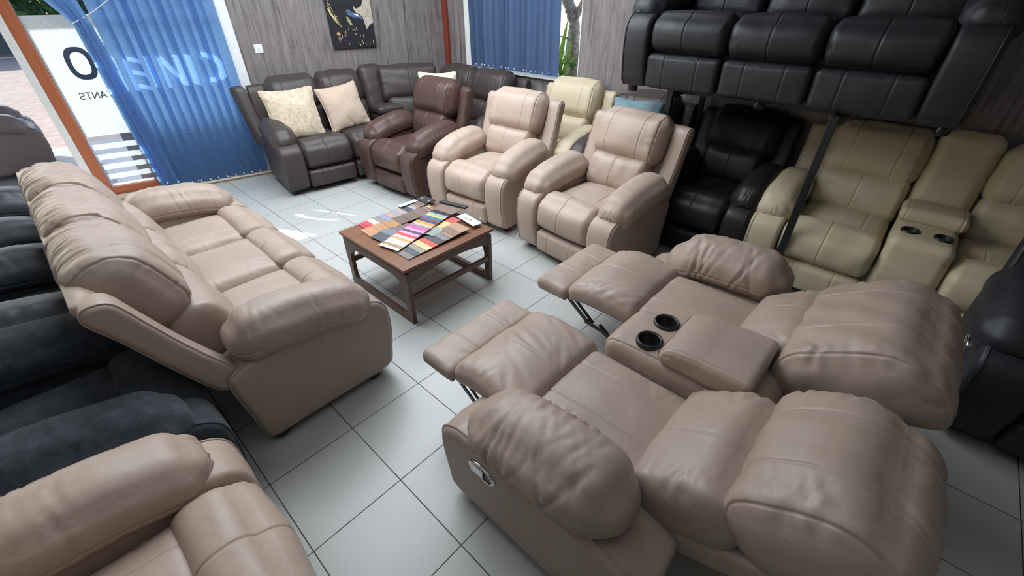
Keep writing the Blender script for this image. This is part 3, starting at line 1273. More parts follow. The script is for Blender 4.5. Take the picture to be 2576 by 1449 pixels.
pl = thing('strap_leaf_plant', 'lime green strap leaved plant outside the right edge of the small window', 'plant')
rg = np.random.RandomState(8)
for k, (b, t_, wd) in enumerate([((4.75, 3.72, .3), (4.71, 3.47, 1.50), .045), ((4.78, 3.66, .3), (4.74, 3.42, 1.30), .035), ((4.75, 3.82, .3), (4.72, 3.62, 1.42), .035), ((4.78, 3.9, .3), (4.70, 3.70, 1.36), .03), ((4.7, 3.86, .2), (4.74, 3.60, 1.30), .03),
                                  ((4.72, 4.06, .3), (4.62, 4.12, 1.6), .045), ((4.7, 4.0, .3), (4.66, 3.92, 1.3), .04), ((4.8, 3.7, .3), (4.7, 3.48, 1.15), .022),
                                  ((4.8, 3.75, .3), (4.68, 3.52, 1.08), .025)]):
    mb = MB()
    blade(mb, b, t_, wd, (0, .02, .0), side=(0, 1, 0))
    mb.build('leaf', M['leaf3'], pl, True)
leaf_cloud('garden_shrub', (4.80, 3.62, .72), (.2, .35, .36), 260, .13, .022, [M['leaf1'], M['leaf2'], M['leaf3']], 5, 'low green shrub outside under the small window', 'shrub')
M['bpot'] = leafmat('leaf_blue', (0.25, 0.36, 0.36), .2)
mb = MB()
blade(mb, (5.2, 3.80, -.02), (5.15, 3.76, 1.45), .09, (0, 0, 0), side=(0, 1, 0))
blade(mb, (5.25, 3.70, -.02), (5.2, 3.66, 1.1), .10, (0, 0, 0), side=(0, 1, 0))
tag(mb.build('broad_leaf_plant', M['bpot'], None, True), 'blue green broad leaves outside behind the tree trunk', 'plant')

# ------------------------------------------------------------------ wall things
sw = thing('light_switch', 'small white square light switch on the panelled wall', 'switch')
sw.matrix_world = WM.copy()
sx = (1.986 - W0.x) / math.cos(WA)
mb = MB()
mb.box((sx, -.006, 1.262), (.040, .006, .040), .004)
mb.build('switch_plate', M['white'], sw)
mb = MB()
mb.box((sx, -.014, 1.262), (.006, .004, .011), .002)
mb.build('rocker', M['white'], sw)

pc = thing('wall_canvas', 'dark unframed canvas print with gold and cream patches on the panelled wall', 'picture')
pc.matrix_world = WM.copy()
px0, px1, pz0, pz1 = 2.472, 2.965, 1.217, 2.0
mb = MB()
mb.box(((px0 + px1) / 2, -.016, (pz0 + pz1) / 2), ((px1 - px0) / 2, .016, (pz1 - pz0) / 2), .003)
M['art_bg'] = fabric('art_dark', (0.008, 0.010, 0.016), (0.028, 0.026, 0.030), 26, .6, 0, 0)
mb.build('canvas', M['art_bg'], pc)


def art(name, pts, col, dep=.0335, rough=.6, var=.25, scale=40):
    W, H = px1 - px0, .47
    mb = MB()
    mb.poly([(px0 + a * W, pz0 + b * H) for a, b in pts], [], -dep, .001)
    return mb.build(name, pm('art_' + name, col, rough, var=var, scale=scale), pc)


art('cream_patch', [(.60, .88), (.66, .80), (.72, .84), (.78, .86), (.82, .94), (.86, 1.1), (1.0, 1.1), (1.0, .52), (.90, .46), (.82, .38), (.80, .50), (.78, .62), (.72, .70), (.64, .72), (.60, .80)], (0.42, 0.37, 0.30))
art('blue_highlight', [(.42, .78), (.48, .80), (.56, .74), (.66, .69), (.74, .64), (.76, .58), (.70, .62), (.60, .63), (.50, .66), (.44, .70)], (0.07, 0.12, 0.24), .0337)
art('sheen', [(.58, .72), (.68, .69), (.74, .64), (.68, .66), (.60, .68)], (0.5, 0.58, 0.7), .0340)
rga = np.random.RandomState(12)
gold = MB()
for k in range(46):
    if k < 26:
        t_ = rga.uniform(0, 1)
        u_, v_ = .02 + .20 * t_ + rga.uniform(-.03, .05), 1.0 - .52 * t_ + rga.uniform(-.05, .05)
    else:
        u_, v_ = rga.uniform(.08, .95), rga.uniform(.06, .40)
    a = rga.uniform(1.4, 2.4)
    L, wd = rga.uniform(.008, .026), rga.uniform(.002, .006)
    c = np.array([px0 + u_ * (px1 - px0), pz0 + v_ * .47])
    d = np.array([math.cos(a), math.sin(a)]) * L
    nrm = np.array([-d[1], d[0]]) / L * wd
    pl_ = [c - d, c + nrm, c + d, c - nrm]
    if all(px0 + .005 < p[0] < px1 - .005 for p in pl_):
        gold.poly([tuple(p) for p in pl_], [], -.0335, .001)
gold.build('gold_flecks', pm('art_gold', (0.50, 0.40, 0.20), .4, var=.4), pc)
art('gold_sweep', [(.03, .82), (.06, .72), (.14, .58), (.20, .50), (.22, .50), (.15, .64), (.08, .76), (.05, .84)], (0.55, 0.50, 0.24), .0338)
art('orange_petal', [(.12, .32), (.16, .36), (.20, .33), (.21, .28), (.15, .28)], (0.50, 0.24, 0.10), .0336)
art('gold_back', [(.40, .66), (.46, .64), (.50, .54), (.52, .48), (.47, .47), (.42, .56)], (0.28, 0.26, 0.13), .0336)

# ================================================================== FURNITURE
# tan single recliners in the middle
seating('recliner_chair', 'tan leather recliner right behind the coffee table, nearer the black furniture', 'recliner', (2.755, 1.645, 0), R_NX - .07, M['tan'], [('s', .50)], .20, .10, 3, .016)
seating('recliner_chair', 'tan leather recliner between the chestnut recliner and the other tan one', 'recliner', (2.79, 2.80, 0), R_NX + .085, M['tan'], [('s', .50)], .20, .10, 4, .016)
seating('recliner_chair', 'glossy chestnut brown leather recliner in front of the corner sofa', 'recliner', (2.72, 3.87, 0), R_NX + .04, M['brown'], [('s', .50)], .19, .03, 5, .018)
seating('recliner_chair', 'pale cream leather recliner in the back row under the small window', 'recliner', (3.54, 2.70, 0), R_NX, M['pale'], [('s', .50)], .20, .03, 6, .02, head_dz=.02)
seating('recliner_chair', 'dark brown recliner in the back row holding a teal cushion', 'recliner', (3.54, 1.87, 0), R_NX, M['umber'], [('s', .46)], .18, .03, 7, .024)
seating('recliner_chair', 'espresso leather recliner standing under the rack with the black sofa', 'recliner', (3.545, 1.04, 0), R_NX, M['espresso'], [('s', .46)], .17, .03, 8, .022, head_dz=-.02)
# cream loveseat with console
seating('console_loveseat', 'cream leather loveseat with cup holder console under the rack', 'sofa', (3.560, -.26, 0), R_NX, M['pale'], [('s', .54), ('c', .32), ('s', .54)], .20, .0, 9, .016, split=.25)
# black sofa up on the rack
seating('leather_sofa', 'black three seat leather sofa raised on the steel rack', 'sofa', (3.55, .83, 1.135), R_NX, M['black'], [('s', .52), ('s', .52), ('s', .52)], .19, .0, 10, .016, split=.275)
# tan three-seater
seating('leather_sofa', 'tan three seat leather sofa left of the coffee table', 'sofa', (.415, 2.66, 0), R_PX, M['taupe'], [('s', .53), ('s', .53), ('s', .53)], .20, .20, 11, .010, pad_res=.010, gather=44, fine=1.2)
mb = MB()
mb.box((.862, .02, .462), (.002, .016, .012), .001)
SOFA = [o for o in COL.objects if o.name.startswith('leather_sofa')][-1]
mb.build('fabric_label', M['paper'], SOFA)
# left column of recliners
seating('recliner_chair', 'tan leather recliner at the bottom left corner of the picture', 'recliner', (-.43, .97, 0), R_PX, M['tan'], [('s', .50)], .21, .10, 12, .012, pad_res=.011)
seating('recliner_chair', 'charcoal suede recliner behind the tan sofa', 'recliner', (-.415, 1.93, 0), R_PX, M['charcoal'], [('s', .48)], .21, .10, 13, .014)
seating('recliner_chair', 'slate leather recliner beside the charcoal suede one behind the tan sofa', 'recliner', (-.45, 2.87, 0), R_PX, M['slate'], [('s', .46)], .20, .10, 14, .018)
seating('recliner_chair', 'slate leather recliner farthest back at the left, near the doorway', 'recliner', (-.47, 4.08, 0), R_PX, M['slate'], [('s', .48)], .20, .10, 15, .02)
# outside the door
seating('recliner_chair', 'mauve grey leather armchair seen outside through the open doorway', 'armchair', (-.38, 7.85, 0), R_PX, M['mauve'], [('s', .50)], .20, .05, 16, .022)
# right edge
seating('recliner_chair', 'black leather recliner at the right edge with a chrome release handle', 'recliner', (2.78, -1.03, 0), R_NX, M['black'], [('s', .50)], .22, .02, 17, .016, lever=-1)


# ------------------------------------------------------------------ reclined console loveseat in the foreground
def reclined_loveseat():
    root = thing('reclining_loveseat', 'taupe leather loveseat fully reclined with footrests out and cup holder console', 'sofa', (1.47, .48, 0), R_PY)
    mat = M['taupe']
    arm, sw_, cw = .235, .49, .33
    L, R = -(sw_ + cw / 2), sw_ + cw / 2
    poly = cr_smooth([(y + (.12 if y > .0 else 0), z - .06 * min(1, max(0, (z - .25) / .22))) for y, z in PANEL], 4)
    res = .011
    for sg in (-1, 1):
        a, b = (L - arm, L) if sg < 0 else (R, R + arm)
        V, F = prism(poly, a, b, .032, .006)
        sp = mesh_obj('arm_panel', V, F, mat, root)
        xo = a if sg < 0 else b
        piping(poly, xo - sg * .022, .0045).build('piping', mat, sp, True)
        d = arm_pad(arm / 2 + .022, .29, 40 + sg, 1.5, .009, .035)
        d['h'] = (arm / 2 + .022, .29, .115)
        d['r'] = .108
        P, F = cushion(loc=((a + b) / 2 + sg * .004, -.005, .555), tilt=.0, **d)
        mesh_obj('arm_pad', P, F, mat, root)
        lever_mesh(xo + sg * .001, sg, -.205, .352, 1.15).build('release_handle', M['chrome'], root, True, mats=[M['chrome'], M['plastic']])
    # console
    hw = cw / 2 - .004

    def cf(p, q):
        f_ = np.clip(-q[:, 1], 0, 1)
        p[:, 2] -= .02 * f_ ** 4 * (q[:, 2] > 0)
        return p
    P, F = cushion((hw, .335, .235), .055, res, (0, .012, .012), [('x', -.93), ('x', .93)], edge_creases(71, 22, ('z', 1), (.03, .08), (.004, .007), (.002, .004), span=(-.95, .1)), loc=(0, .14, .315), deform=cf, lump=.002, seed=3)
    F = punch(P, F, [(q * .078, -.02, .048) for q in (-1, 1)], .45)
    mesh_obj('console_body', P, F, mat, root)

    def lf(p, q):
        f_ = np.clip(-q[:, 1], 0, 1)
        p[:, 2] -= .035 * f_ ** 3 * (q[:, 2] > 0)
        p[:, 2] += .012 * np.clip(q[:, 1], 0, 1) * (q[:, 2] > 0)
        return p
    P, F = cushion((hw + .004, .175, .052), .030, .009, (0, .0, .012), [('x', -.90), ('x', .90)], edge_creases(72, 16, ('x', 1), (.02, .05), (.003, .005), (.0015, .003), sides=('z+',)), loc=(0, .225, .592), deform=lf, lump=.001, seed=4)
    mesh_obj('console_lid', P, F, mat, root)
    for s_ in (-1, 1):
        mb = MB()
        mb.lathe([(.0, -.075), (.040, -.075), (.043, .002), (.046, .010), (.053, .009), (.056, .001), (.056, -.012)], (s_ * .078, -.02, .560), 32)
        mb.build('cup_holder', M['cup'], root, True)
    for sg in (-1, 1):
        cx = sg * (cw / 2 + sw_ / 2)
        k = 200 + sg * 17
        hw2 = sw_ / 2 - .004
        sm = lambda Ls: [('x', q) for q in Ls]
        # seat
        P, F = cushion((hw2, .27, .085), .055, res, (0, 0, .030), sm((-.42, .42)), edge_creases(k, 12, ('z', 1), (.06, .14), (.006, .012), (.002, .004)), loc=(cx, .04, .392), lump=.002, seed=k)
        mesh_obj('seat_cushion', P, F, mat, root)
        # raised leg cushion

        def legf(p, q):
            p[:, 2] -= .045 * np.clip(-q[:, 1], 0, 1) ** 2 + .02 * np.clip(q[:, 1], 0, 1) ** 3
            return p
        rgk = np.random.RandomState(k)
        cr = [((rgk.uniform(-.9, .9), rgk.uniform(-.9, .8), 1), (rgk.uniform(.2, 1) * sg, rgk.uniform(.3, 1), 0), rgk.uniform(.07, .2), rgk.uniform(.008, .016), rgk.uniform(.0015, .0045)) for _ in range(16)]
        P, F = cushion((hw2 + .035, .215, .062), .055, res, (.0, .012, .026), sm((0.08,)), cr + edge_creases(k + 1, 14, ('z', 1), (.05, .12), A=(.002, .005), sides=('x-', 'x+')), loc=(cx, -.405, .440), deform=legf, tilt=.0, lump=.004, seed=k + 1)
        mesh_obj('leg_cushion', P, F, mat, root)
        P, F = cushion((hw2 + .045, .105, .038), .032, res, (0, .004, .016), sm((-.35, .35)), edge_creases(k + 2, 12, ('z', 1), (.05, .1), (.005, .01), (.002, .005), sides=('y-', 'y+')), loc=(cx, -.705, .392), tilt=.02, lump=.002, seed=k + 2)
        fr = mesh_obj('footrest_panel', P, F, mat, root)
        mb = MB()
        mb.box((cx, -.705, .362), (hw2 + .03, .095, .010), .006)
        mb.build('footrest_board', mat, fr)
        # folded leather below the seat front
        cr = [((rgk.uniform(-.95, .95), -1, rgk.uniform(-.3, 1)), (rgk.uniform(-.4, .4), 0, 1), rgk.uniform(.06, .14), .012, .009) for _ in range(18)]
        P, F = cushion((hw2 + .01, .05, .12), .04, .014, (0, .02, 0), [], cr, loc=(cx, -.20, .27), lump=.004, seed=k + 3)
        mesh_obj('seat_apron', P, F, mat, root)
        # linkage arms of the footrest
        for sx_ in (-1, 1):
            mb = MB()
            xx = cx + sx_ * (hw2 - .005)
            for (p0, p1, th) in (((-.64, .385), (-.47, .265), .012), ((-.60, .385), (-.44, .262), .010), ((-.485, .262), (-.36, .250), .012), ((-.40, .275), (-.34, .235), .010), ((-.37, .25), (-.20, .19), .013)):
                y0, z0 = p0
                y1, z1 = p1
                d = np.array([y1 - y0, z1 - z0])
                ang = math.atan2(d[1], d[0])
                Rm = [[1, 0, 0], [0, math.cos(ang), -math.sin(ang)], [0, math.sin(ang), math.cos(ang)]]
                mb.box((xx + (.006 if th > .011 else -.008), (y0 + y1) / 2, (z0 + z1) / 2), (.003, np.linalg.norm(d) / 2, th), .002, R=Rm)
            for (yy, zz) in ((-.47, .265), (-.37, .25), (-.62, .38)):
                mb.box((xx, yy, zz), (.012, .007, .007), .003)
            mb.build('linkage_arm', M['metal'], root)
        # reclined back: lumbar, head and frame
        tl = math.radians(56)
        P, F = cushion((hw2 + .022, .105, .175), .09, res, (0, .035, .012), sm((.12 * sg,)), edge_creases(k + 4, 22, ('y', -1), (.05, .12), (.006, .011), (.003, .007)), tilt=tl, loc=(cx, .385, .500), xk=2.0, lump=.003, seed=k + 4)
        mesh_obj('lumbar_cushion', P, F, mat, root)

        def headf(p, q):
            up = np.clip(q[:, 2], 0, 1)
            p[:, 1] += .05 * up ** 2
            return p
        hx_ = .055 if sg < 0 else 0.0
        hz_, oy_, oz_ = (.235, -.03, -.02) if sg < 0 else (.19, 0, 0)
        P, F = cushion((hw2 + .03 + hx_, .135, hz_), .115, res, (0.01, .035, .02), sm((-.42, .42, -.9, .9)), edge_creases(k + 5, 26, ('y', -1), (.08, .18), (.007, .012), (.002, .0055)) +
                       edge_creases(k + 6, 16, ('z', 1), (.06, .14), (.008, .014), (.003, .006), sides=('x-', 'x+', 'y-')), tilt=tl, loc=(cx + hx_, .668 + oy_, .672 + oz_), deform=headf, xk=2.0, lump=.004, seed=k + 5)
        mesh_obj('head_cushion', P, F, mat, root)
        bpoly = [(.33, .36), (.42, .33), (.80, .53), (.87, .60), (.86, .64), (.78, .62), (.44, .45), (.34, .42)]
        V, F = prism(cr_smooth(bpoly, 3), cx - hw2 - .015, cx + hw2 + .015, .02)
        mesh_obj('back_frame', V, F, mat, root)
    mb = MB()
    for sg in (-1, 1):
        mb.box((sg * (cw / 2 + sw_ / 2), .10, .20), (sw_ / 2, .30, .12), .01)
    mb.build('seat_base', mat, root)
    for xx in (L - arm + .06, R + arm - .06):
        for yy in (-.31, .34):
            foot_mesh(xx, yy).build('foot', M['plastic'], root, True)
    return root


reclined_loveseat()


# ------------------------------------------------------------------ brown corner sofa
def corner_sofa():
    root = thing('corner_sofa', 'dark brown leather corner sofa along the panelled wall and window wall', 'sofa')
    mat = M['umber']
    th = -.13
    # left run, local frame: origin at outer front corner of the left arm
    O = Matrix.Translation((1.54, 4.48, 0)) @ Matrix.Rotation(th, 4, 'Z')

    def put(P, Mx):
        P = np.array(P)
        h_ = np.concatenate([P, np.ones((len(P), 1))], 1)
        return (h_ @ np.array(Mx).T)[:, :3]

    def run(Mx, layout, arm_side, arm, seed):
        total = sum(w_ for _, w_ in layout)
        x = 0.0
        if arm_side < 0:
            a, b = 0, arm
            x = arm
        else:
            a, b = total, total + arm
        T = Mx @ Matrix.Translation((0, .45, 0))
        poly = cr_smooth(PANEL, 3)
        V, F = prism(poly, a, b, .028, .004)
        sp = mesh_obj('arm_panel', put(V, T), F, mat, root)
        d = arm_pad(arm / 2 + .015, .27, seed, 1, .016)
        P, F = cushion(loc=((a + b) / 2, -.075, .575), tilt=-.05, **d)
        mesh_obj('arm_pad', put(P, T), F, mat, root)
        wp = cr_smooth(shear(WING, .05), 3)
        wa = a + .0 if arm_side < 0 else b - .11
        V, F = prism(wp, wa, wa + .11, .022, .004)
        if arm_side < 0:            # the end wing splays outwards towards its top
            V = V - np.stack([.11 * np.clip((V[:, 1] - .2) / .3, 0, 1), 0 * V[:, 1], 0 * V[:, 1]], 1)
        mesh_obj('back_wing', put(V, T), F, mat, root)
        bp = shear([(.30, .42), (.36, .43), (.405, .60), (.45, .80), (.475, .93), (.445, .955), (.40, .93), (.37, .80), (.33, .6)], .0)
        V, F = prism(cr_smooth(bp, 2), min(a, x) + .05, x + total - .02, .015)
        mesh_obj('back_panel', put(V, T), F, mat, root)
        mb = MB()
        mb.box((x + total / 2 - (0 if arm_side < 0 else 0), -.03, .20), (total / 2, .28, .13), .01)
        mb.v = [tuple(q) for q in put(mb.v, T)]
        mb.build('seat_base', mat, root)
        i = 0
        before = set(root.children)
        for kind, w_ in layout:
            cx = x + w_ / 2
            kids0 = set(root.children)
            if kind == 's':
                seat_parts(root, cx, w_, mat, seed * 5 + i * 9, .0, .02)
            else:
                console_parts(root, cx, w_, mat, seed * 5 + i * 9, .0)
            for c in set(root.children) - kids0:
                c.data.transform(T)
            x += w_
            i += 1
        xs = [.06, total + .0] if arm_side < 0 else [.04, total + arm - .06]
        for xx in xs:
            mb = foot_mesh(xx, -.31)
            mb.v = [tuple(q) for q in put(mb.v, T)]
            mb.build('foot', M['plastic'], root, True)

    run(O, [('s', .52), ('s', .50), ('c', .30)], -1, .21, 61)
    # corner wedge
    T = Matrix.Translation((3.27, 4.62, 0)) @ Matrix.Rotation(-.42, 4, 'Z')
    tl = math.atan(.30)
    P, F = cushion((.30, .10, .15), .08, .02, (0, .03, .012), [('x', 0)], edge_creases(9, 14, ('y', -1)), tilt=tl, loc=(0, .12, .575), lump=.003)
    mesh_obj('corner_lumbar', put(P, T), F, mat, root)
    P, F = cushion((.35, .11, .195), .09, .02, (0, .03, .015), [('x', 0)], edge_creases(10, 18, ('y', -1)), tilt=tl, loc=(0, .215, .845), xk=2.2, lump=.003)
    mesh_obj('corner_back', put(P, T), F, mat, root)
    P, F = cushion((.42, .36, .20), .05, .03, (0, 0, .02), [], [], loc=(0, -.22, .28))
    mesh_obj('corner_seat', put(P, T), F, mat, root)
    # right run facing -x, from the corner towards the camera
    T2 = Matrix.Translation((3.06, 4.70, 0)) @ Matrix.Rotation(-PI / 2, 4, 'Z')
    run(T2, [('s', .58), ('s', .56)], 1, .17, 73)
    return root


corner_sofa()


# ------------------------------------------------------------------ scatter cushions
def scatter(name, label, mat, w_, hgt, th, loc, rz, lean, roll=0.0, seed=0):
    def df(p, q):
        # pointed corners, thin rim
        ex = 1 + .06 * (np.abs(q[:, 0]) * np.abs(q[:, 2])) ** 3 - .05 * (1 - q[:, 2] ** 2) * np.abs(q[:, 0]) ** 4
        ez = 1 + .06 * (np.abs(q[:, 0]) * np.abs(q[:, 2])) ** 3 - .05 * (1 - q[:, 0] ** 2) * np.abs(q[:, 2]) ** 4
        p[:, 0] *= ex
        p[:, 2] *= ez
        k = (1 - np.abs(q[:, 0]) ** 2.6) * (1 - np.abs(q[:, 2]) ** 2.6)
        p[:, 1] *= .10 + .95 * np.clip(k, 0, 1) ** .55
        return p
    P, F = cushion((w_ / 2, th / 2, hgt / 2), .03, .018, (0, .01, 0), [], edge_creases(seed, 14, ('y', -1), (.06, .14), (.010, .016), (.004, .007), sides=('x-', 'x+', 'z-', 'z+')), deform=df, lump=.004, seed=seed)
    if roll:
        c_, s_ = math.cos(roll), math.sin(roll)
        x, z = P[:, 0].copy(), P[:, 2].copy()
        P[:, 0], P[:, 2] = x * c_ - z * s_, x * s_ + z * c_
    o_ = mesh_obj(name, P, F, mat)
    o_.location = loc
    o_.rotation_euler = (-lean, 0, rz)
    tag(o_, label, 'cushion', 'scatter cushions')
    return o_


scatter('scatter_cushion', 'gold crushed velvet cushion at the left end of the corner sofa', M['velvet'], .50, .50, .17, (1.93, 4.88, .70), -.17, .36, .0, 1)
scatter('scatter_cushion', 'plain beige cushion beside the gold velvet one on the corner sofa', M['beige'], .45, .46, .16, (2.46, 4.82, .70), -.12, .36, .10, 2)
scatter('scatter_cushion', 'cream cushion behind the chestnut recliner on the corner sofa', M['cream'], .42, .42, .15, (3.34, 4.24, .80), -.85, .30, .0, 3)
scatter('scatter_cushion', 'teal cushion on the dark brown back row recliner', M['teal'], .46, .44, .15, (3.50, 1.81, .80), R_NX, .26, .05, 4)


# ------------------------------------------------------------------ steel rack
rk = thing('storage_rack', 'black steel rack standing over the cream loveseat and carrying the black sofa', 'rack')
RX0, RX1, RYA, RYB, RZ = 3.085, 3.96, .385, 1.465, 1.18
for (x, y) in ((RX0, RYA), (RX0 + .22, RYB), (RX1, RYA), (RX1, RYB)):
    mb = MB()
    mb.box((x + .008, y, RZ / 2), (.016, .022, RZ / 2), .003)
    mb.build('post', M['metal'], rk)
for y in (RYA, RYB):
    mb = MB()
    xa = RX0 if y == RYA else RX0 + .22
    mb.box(((xa + RX1) / 2 + .03, y, RZ - .035), ((RX1 - xa) / 2, .02, .035), .003)
    mb.build('side_beam', M['metal'], rk)
for x in (RX0 + .40, RX1 - .1):
    mb = MB()
    mb.box((x, (RYA + RYB) / 2, RZ - .03), (.02, (RYB - RYA) / 2, .03), .003)
    mb.build('cross_beam', M['metal'], rk)


# ------------------------------------------------------------------ coffee table
def coffee_table():
    root = thing('coffee_table', 'square teak coffee table with looped side frames and curved aprons', 'table', (1.505, 2.285, 0))
    hx = .375
    P, F, q = rbox(hx, hx, .011, .006, 2, 2, 1, m=2)
    mesh_obj('table_top', P + np.array([0, 0, .407]), F, M['teak'], root, False)
    # two looped side frames in the YZ plane at x = +-.35
    def loop(hw, z0, z1, top, bot, side, rad, n=8):
        out = [(-hw, z0), (hw, z0), (hw, z1), (-hw, z1)]
        a0, a1, b0, b1 = -hw + side, hw - side, z0 + bot, z1 - top
        inn = []
        for (cx, cz, st, rr) in ((a1 - rad[0], b0 + rad[0], -90, rad[0]), (a1 - rad[1], b1 - rad[1], 0, rad[1]), (a0 + rad[1], b1 - rad[1], 90, rad[1]), (a0 + rad[0], b0 + rad[0], 180, rad[0])):
            for k in range(n + 1):
                a = math.radians(st + 90 * k / n)
                inn.append((cx + rr * math.cos(a), cz + rr * math.sin(a)))
        return out, inn
    for sg in (-1, 1):
        outer, inn = loop(.365, 0.0, .375, .055, .052, .050, (.045, .11))
        # legs flare a little towards the floor
        mb = MB()
        mb.poly(outer, [inn], -.014, .028)
        v = np.array(mb.v)
        v = np.stack([v[:, 1] + sg * .345, v[:, 0], v[:, 2]], 1)
        mb.v = [tuple(q_) for q_ in v]
        mb.build('side_frame', M['teak_d'], root)
    for sg in (-1, 1):
        # curved apron under the top
        pts = [(-.33, .385), (.33, .385), (.33, .30)]
        pts += [(.33 - .66 * k / 14, .30 + .045 * math.sin(PI * k / 14) ** .8) for k in range(1, 15)]
        mb = MB()
        slot = lambda s_: [(s_ * .325, .386 - .006), (s_ * .325, .366), (s_ * .27, .374), (s_ * .255, .38)]
        mb.poly(pts, [], sg * .352 - .009, .018)
        mb.build('apron', M['teak_d'], root)
        mb = MB()
        mb.box((0, sg * .352, .19), (.335, .010, .020), .003)
        mb.build('stretcher', M['teak_d'], root)
    mb = MB()
    mb.box((0, 0, .389), (.345, .36, .008))
    mb.build('top_batten', M['teak_d'], root)
    return root


coffee_table()
TT = .4185


# ------------------------------------------------------------------ swatch books on the table
def strip(root, name, a, b, wd, z, mat, th=.0025, wave=0.0, seed=0):
    """a flat sample lying from a to b (x,y), width wd"""
    a, b = np.array(a, float), np.array(b, float)
    d = (b - a)
    L = np.linalg.norm(d)
    d /= L
    s_ = np.array([-d[1], d[0]])
    rg = random.Random(seed)
    ph = rg.uniform(0, 6)
    v, f = [], []
    n, k = 8, 6
    for i in range(n + 1):
        for j in range(k + 1):
            t_, u_ = i / n, j / k - .5
            p = a + d * L * t_ + s_ * wd * u_
            zz = z + wave * (math.sin(t_ * 5 + ph) * .5 + .5) * (.4 + abs(u_)) + wave * .3 * math.sin(u_ * 7 + ph)
            v.append((p[0], p[1], zz))
    m_ = (n + 1) * (k + 1)
    v2 = [(x, y, zz + th) for x, y, zz in v]
    idx = lambda i, j: i * (k + 1) + j
    for i in range(n):
        for j in range(k):
            q_ = (idx(i, j), idx(i + 1, j), idx(i + 1, j + 1), idx(i, j + 1))
            f.append(q_)
            f.append(tuple(m_ + t_ for t_ in q_[::-1]))
    bd = [idx(i, 0) for i in range(n + 1)] + [idx(n, j) for j in range(1, k + 1)] + [idx(i, k) for i in range(n - 1, -1, -1)] + [idx(0, j) for j in range(k - 1, 0, -1)]
    for i in range(len(bd)):
        p_, q_ = bd[i], bd[(i + 1) % len(bd)]
        f.append((p_, q_, m_ + q_, m_ + p_))
    return mesh_obj(name, v + v2, f, mat, root, False)


def lc(r, g, b):
    return lin((r, g, b))


def swatch_book(label, head, tail, wd, cols, header, hdr_l, z0=TT, z_step=.0016, wave=.002, taper=0.0, seed=0, overlap=.35, widths=None):
    root = thing('swatch_book', label, 'swatch book', group='swatch books on the coffee table')
    h, t_ = np.array(head, float), np.array(tail, float)
    n = len(cols)
    ws = np.array(widths if widths else [1] * n, float)
    cum = np.concatenate([[0], np.cumsum(ws) / ws.sum()])
    d = (t_ - h) / np.linalg.norm(t_ - h)
    L = np.linalg.norm(t_ - h)
    for i, c in enumerate(cols):
        a = h + d * L * cum[i]
        b = h + d * L * cum[i + 1]
        a2 = a - d * min(.05, L * cum[i])
        z = z0 + z_step * (n - i)
        o_ = strip(root, 'swatch', a2, b, wd * (1 - taper * (1 - i / n)), z, pm('swatch_%d_%d_%d' % c, lc(*c), .55, var=.08), .0022, wave, seed + i)
    zt_ = z0 + z_step * (n + 1) + .003
    if header is not None:
        a, b = h - d * hdr_l, h + d * .012
        o_ = strip(root, 'header_card', a, b, wd * 1.04, zt_, header, .006)
        mb = MB()
        s_ = np.array([-d[1], d[0]])
        for k in (-.33, .33):
            p = h - d * hdr_l * .4 + s_ * wd * k
            mb.lathe([(0.0, .004), (.004, .004), (.006, .0), (.006, -.004)], (p[0], p[1], zt_ + .006), 12)
        mb.build('rivet', M['chrome'], root, True)
    return root, d, zt_


M['card'] = pm('black_card', (0.022, 0.023, 0.025), .5)
# book A
rA, dA, zA = swatch_book('long swatch book along the table rear edge ending in red samples', (1.80, 2.595), (1.275, 2.588), .125,
                         [(110, 92, 85), (134, 104, 92), (140, 146, 150), (66, 66, 74), (150, 141, 134), (138, 138, 150), (160, 138, 128), (128, 134, 152), (128, 120, 116), (190, 186, 174), (190, 60, 68), (170, 62, 68)],
                         M['card'], .075, wave=.0006, seed=1, widths=[1.6, .7, .9, 1.3, 1.3, .8, 1.2, 1.2, 1.1, 1.2, 1.0, .7])
strip(rA, 'paper_label', (1.62, 2.640), (1.775, 2.640), .040, zA + .004, M['paper'], .001)
# book B: wide brown samples, darker ones beside
rB, dB, zB = swatch_book('brown suede swatch book with a gold emblem in the middle of the table', (1.80, 2.455), (1.235, 2.490), .130,
                         [(122, 96, 90), (112, 92, 82), (104, 88, 78), (100, 84, 74), (160, 120, 84), (166, 122, 86), (176, 128, 92)], None, .05, z0=TT + .001, wave=.0015, z_step=.0022, seed=21)
strip(rB, 'swatch', (1.52, 2.385), (1.37, 2.385), .10, TT + .004, pm('swatch_taupe', lc(112, 94, 90)), .002, .003, 5)
strip(rB, 'swatch', (1.40, 2.375), (1.30, 2.375), .12, TT + .006, pm('swatch_steel', lc(108, 112, 120)), .002, .003, 6)
strip(rB, 'swatch', (1.32, 2.360), (1.232, 2.350), .13, TT + .008, pm('swatch_slate', lc(66, 72, 82)), .002, .003, 7)
mb = MB()                # gold emblem: three petals and a word bar
for (dx, dy, L, wd) in ((0, 0, .020, .008), (-.002, .011, .015, .007), (-.002, -.011, .015, .007)):
    c = np.array([1.765, 2.475]) + np.array([dx, dy])
    mb.add([(c[0] - L * .5, c[1], 0), (c[0], c[1] - wd, 0), (c[0] + L, c[1], 0), (c[0], c[1] + wd, 0)], [(0, 1, 2, 3)])
for k in range(4):
    y = 2.440 - k * .012
    mb.add([(1.757, y, 0), (1.757, y - .008, 0), (1.772, y - .008, 0), (1.772, y, 0)], [(0, 1, 2, 3)])
g_ = mb.build('gold_emblem', pm('gold_foil', (0.62, 0.45, 0.08), .35), rB)
g_.location = (0, 0, TT + .0245)
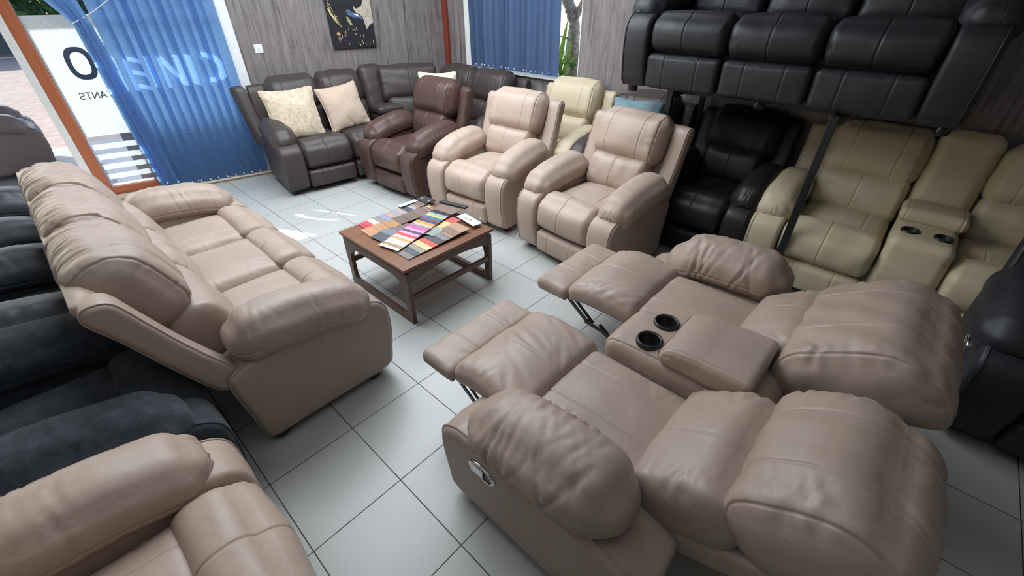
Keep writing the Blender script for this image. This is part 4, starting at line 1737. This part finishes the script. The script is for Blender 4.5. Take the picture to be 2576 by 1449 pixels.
# book C: narrow ribbon samples fanned out
cols = [(40, 42, 54), (38, 40, 50), (150, 152, 164), (172, 186, 92), (60, 108, 144), (112, 74, 76), (48, 62, 108), (226, 142, 66), (186, 172, 150), (150, 122, 132), (214, 84, 150), (206, 150, 184), (96, 52, 88),
        (186, 150, 200), (214, 66, 66), (206, 192, 184), (214, 146, 100), (212, 206, 196), (206, 200, 186), (160, 130, 100), (214, 210, 200)]
rC, dC, zC = swatch_book('fan of bright ribbon like samples from navy through pink to white', (1.775, 2.315), (1.215, 2.190), .165, cols, None, .05, z0=TT + .012, z_step=.0012, wave=.001, seed=41)
strip(rC, 'swatch', (1.875, 2.330), (1.755, 2.310), .185, TT + .040, pm('swatch_mocha', lc(120, 98, 88)), .002, .002, 3)
strip(rC, 'header_card', (1.905, 2.335), (1.865, 2.325), .235, TT + .044, M['card'], .012)
# book D: right edge
rD, dD, zD = swatch_book('suede swatch book with a handwritten white label at the table front edge', (1.735, 2.065), (1.225, 2.065), .150,
                         [(166, 130, 108), (132, 104, 90), (140, 118, 106), (118, 116, 116), (70, 68, 74), (184, 82, 74), (206, 178, 128), (140, 132, 120), (76, 78, 84), (120, 110, 106)],
                         None, .05, wave=.0008, z_step=.0022, seed=61, widths=[1.7, 1.1, .7, 1.0, 1.1, .9, 1.0, .9, .9, 1.0])
strip(rD, 'swatch', (1.78, 2.185), (1.69, 2.185), .10, TT + .020, pm('swatch_184_82_74', lc(184, 82, 74)), .002, .003, 9)
strip(rD, 'swatch', (1.70, 2.165), (1.60, 2.16), .09, TT + .019, pm('swatch_206_178_128', lc(206, 178, 128)), .002, .005, 8)
strip(rD, 'swatch', (1.60, 2.15), (1.49, 2.13), .08, TT + .017, pm('swatch_sage', lc(140, 146, 138)), .002, .010, 8)
strip(rD, 'paper_label', (1.86, 2.09), (1.785, 2.10), .205, TT + .024, M['paper'], .003)
mb = MB()
rgw = random.Random(2)
for k in range(9):       # handwriting strokes
    y = 2.175 - k * .0125
    mb.tube([(1.812 + rgw.uniform(-.004, .004), y, 0), (1.828 + rgw.uniform(-.006, .008), y - .005, 0), (1.815, y - .010, 0)], .0012, 5)
h_ = mb.build('handwriting', M['ink'], rD)
h_.location = (0, 0, TT + .0275)
mb = MB()
mb.tube([(1.85, 2.03, TT + .022), (1.88, 2.04, TT + .034), (1.895, 2.06, TT + .030), (1.885, 2.075, TT + .012)], .0016, 6)
mb.build('string_loop', M['sill'], rD, True)
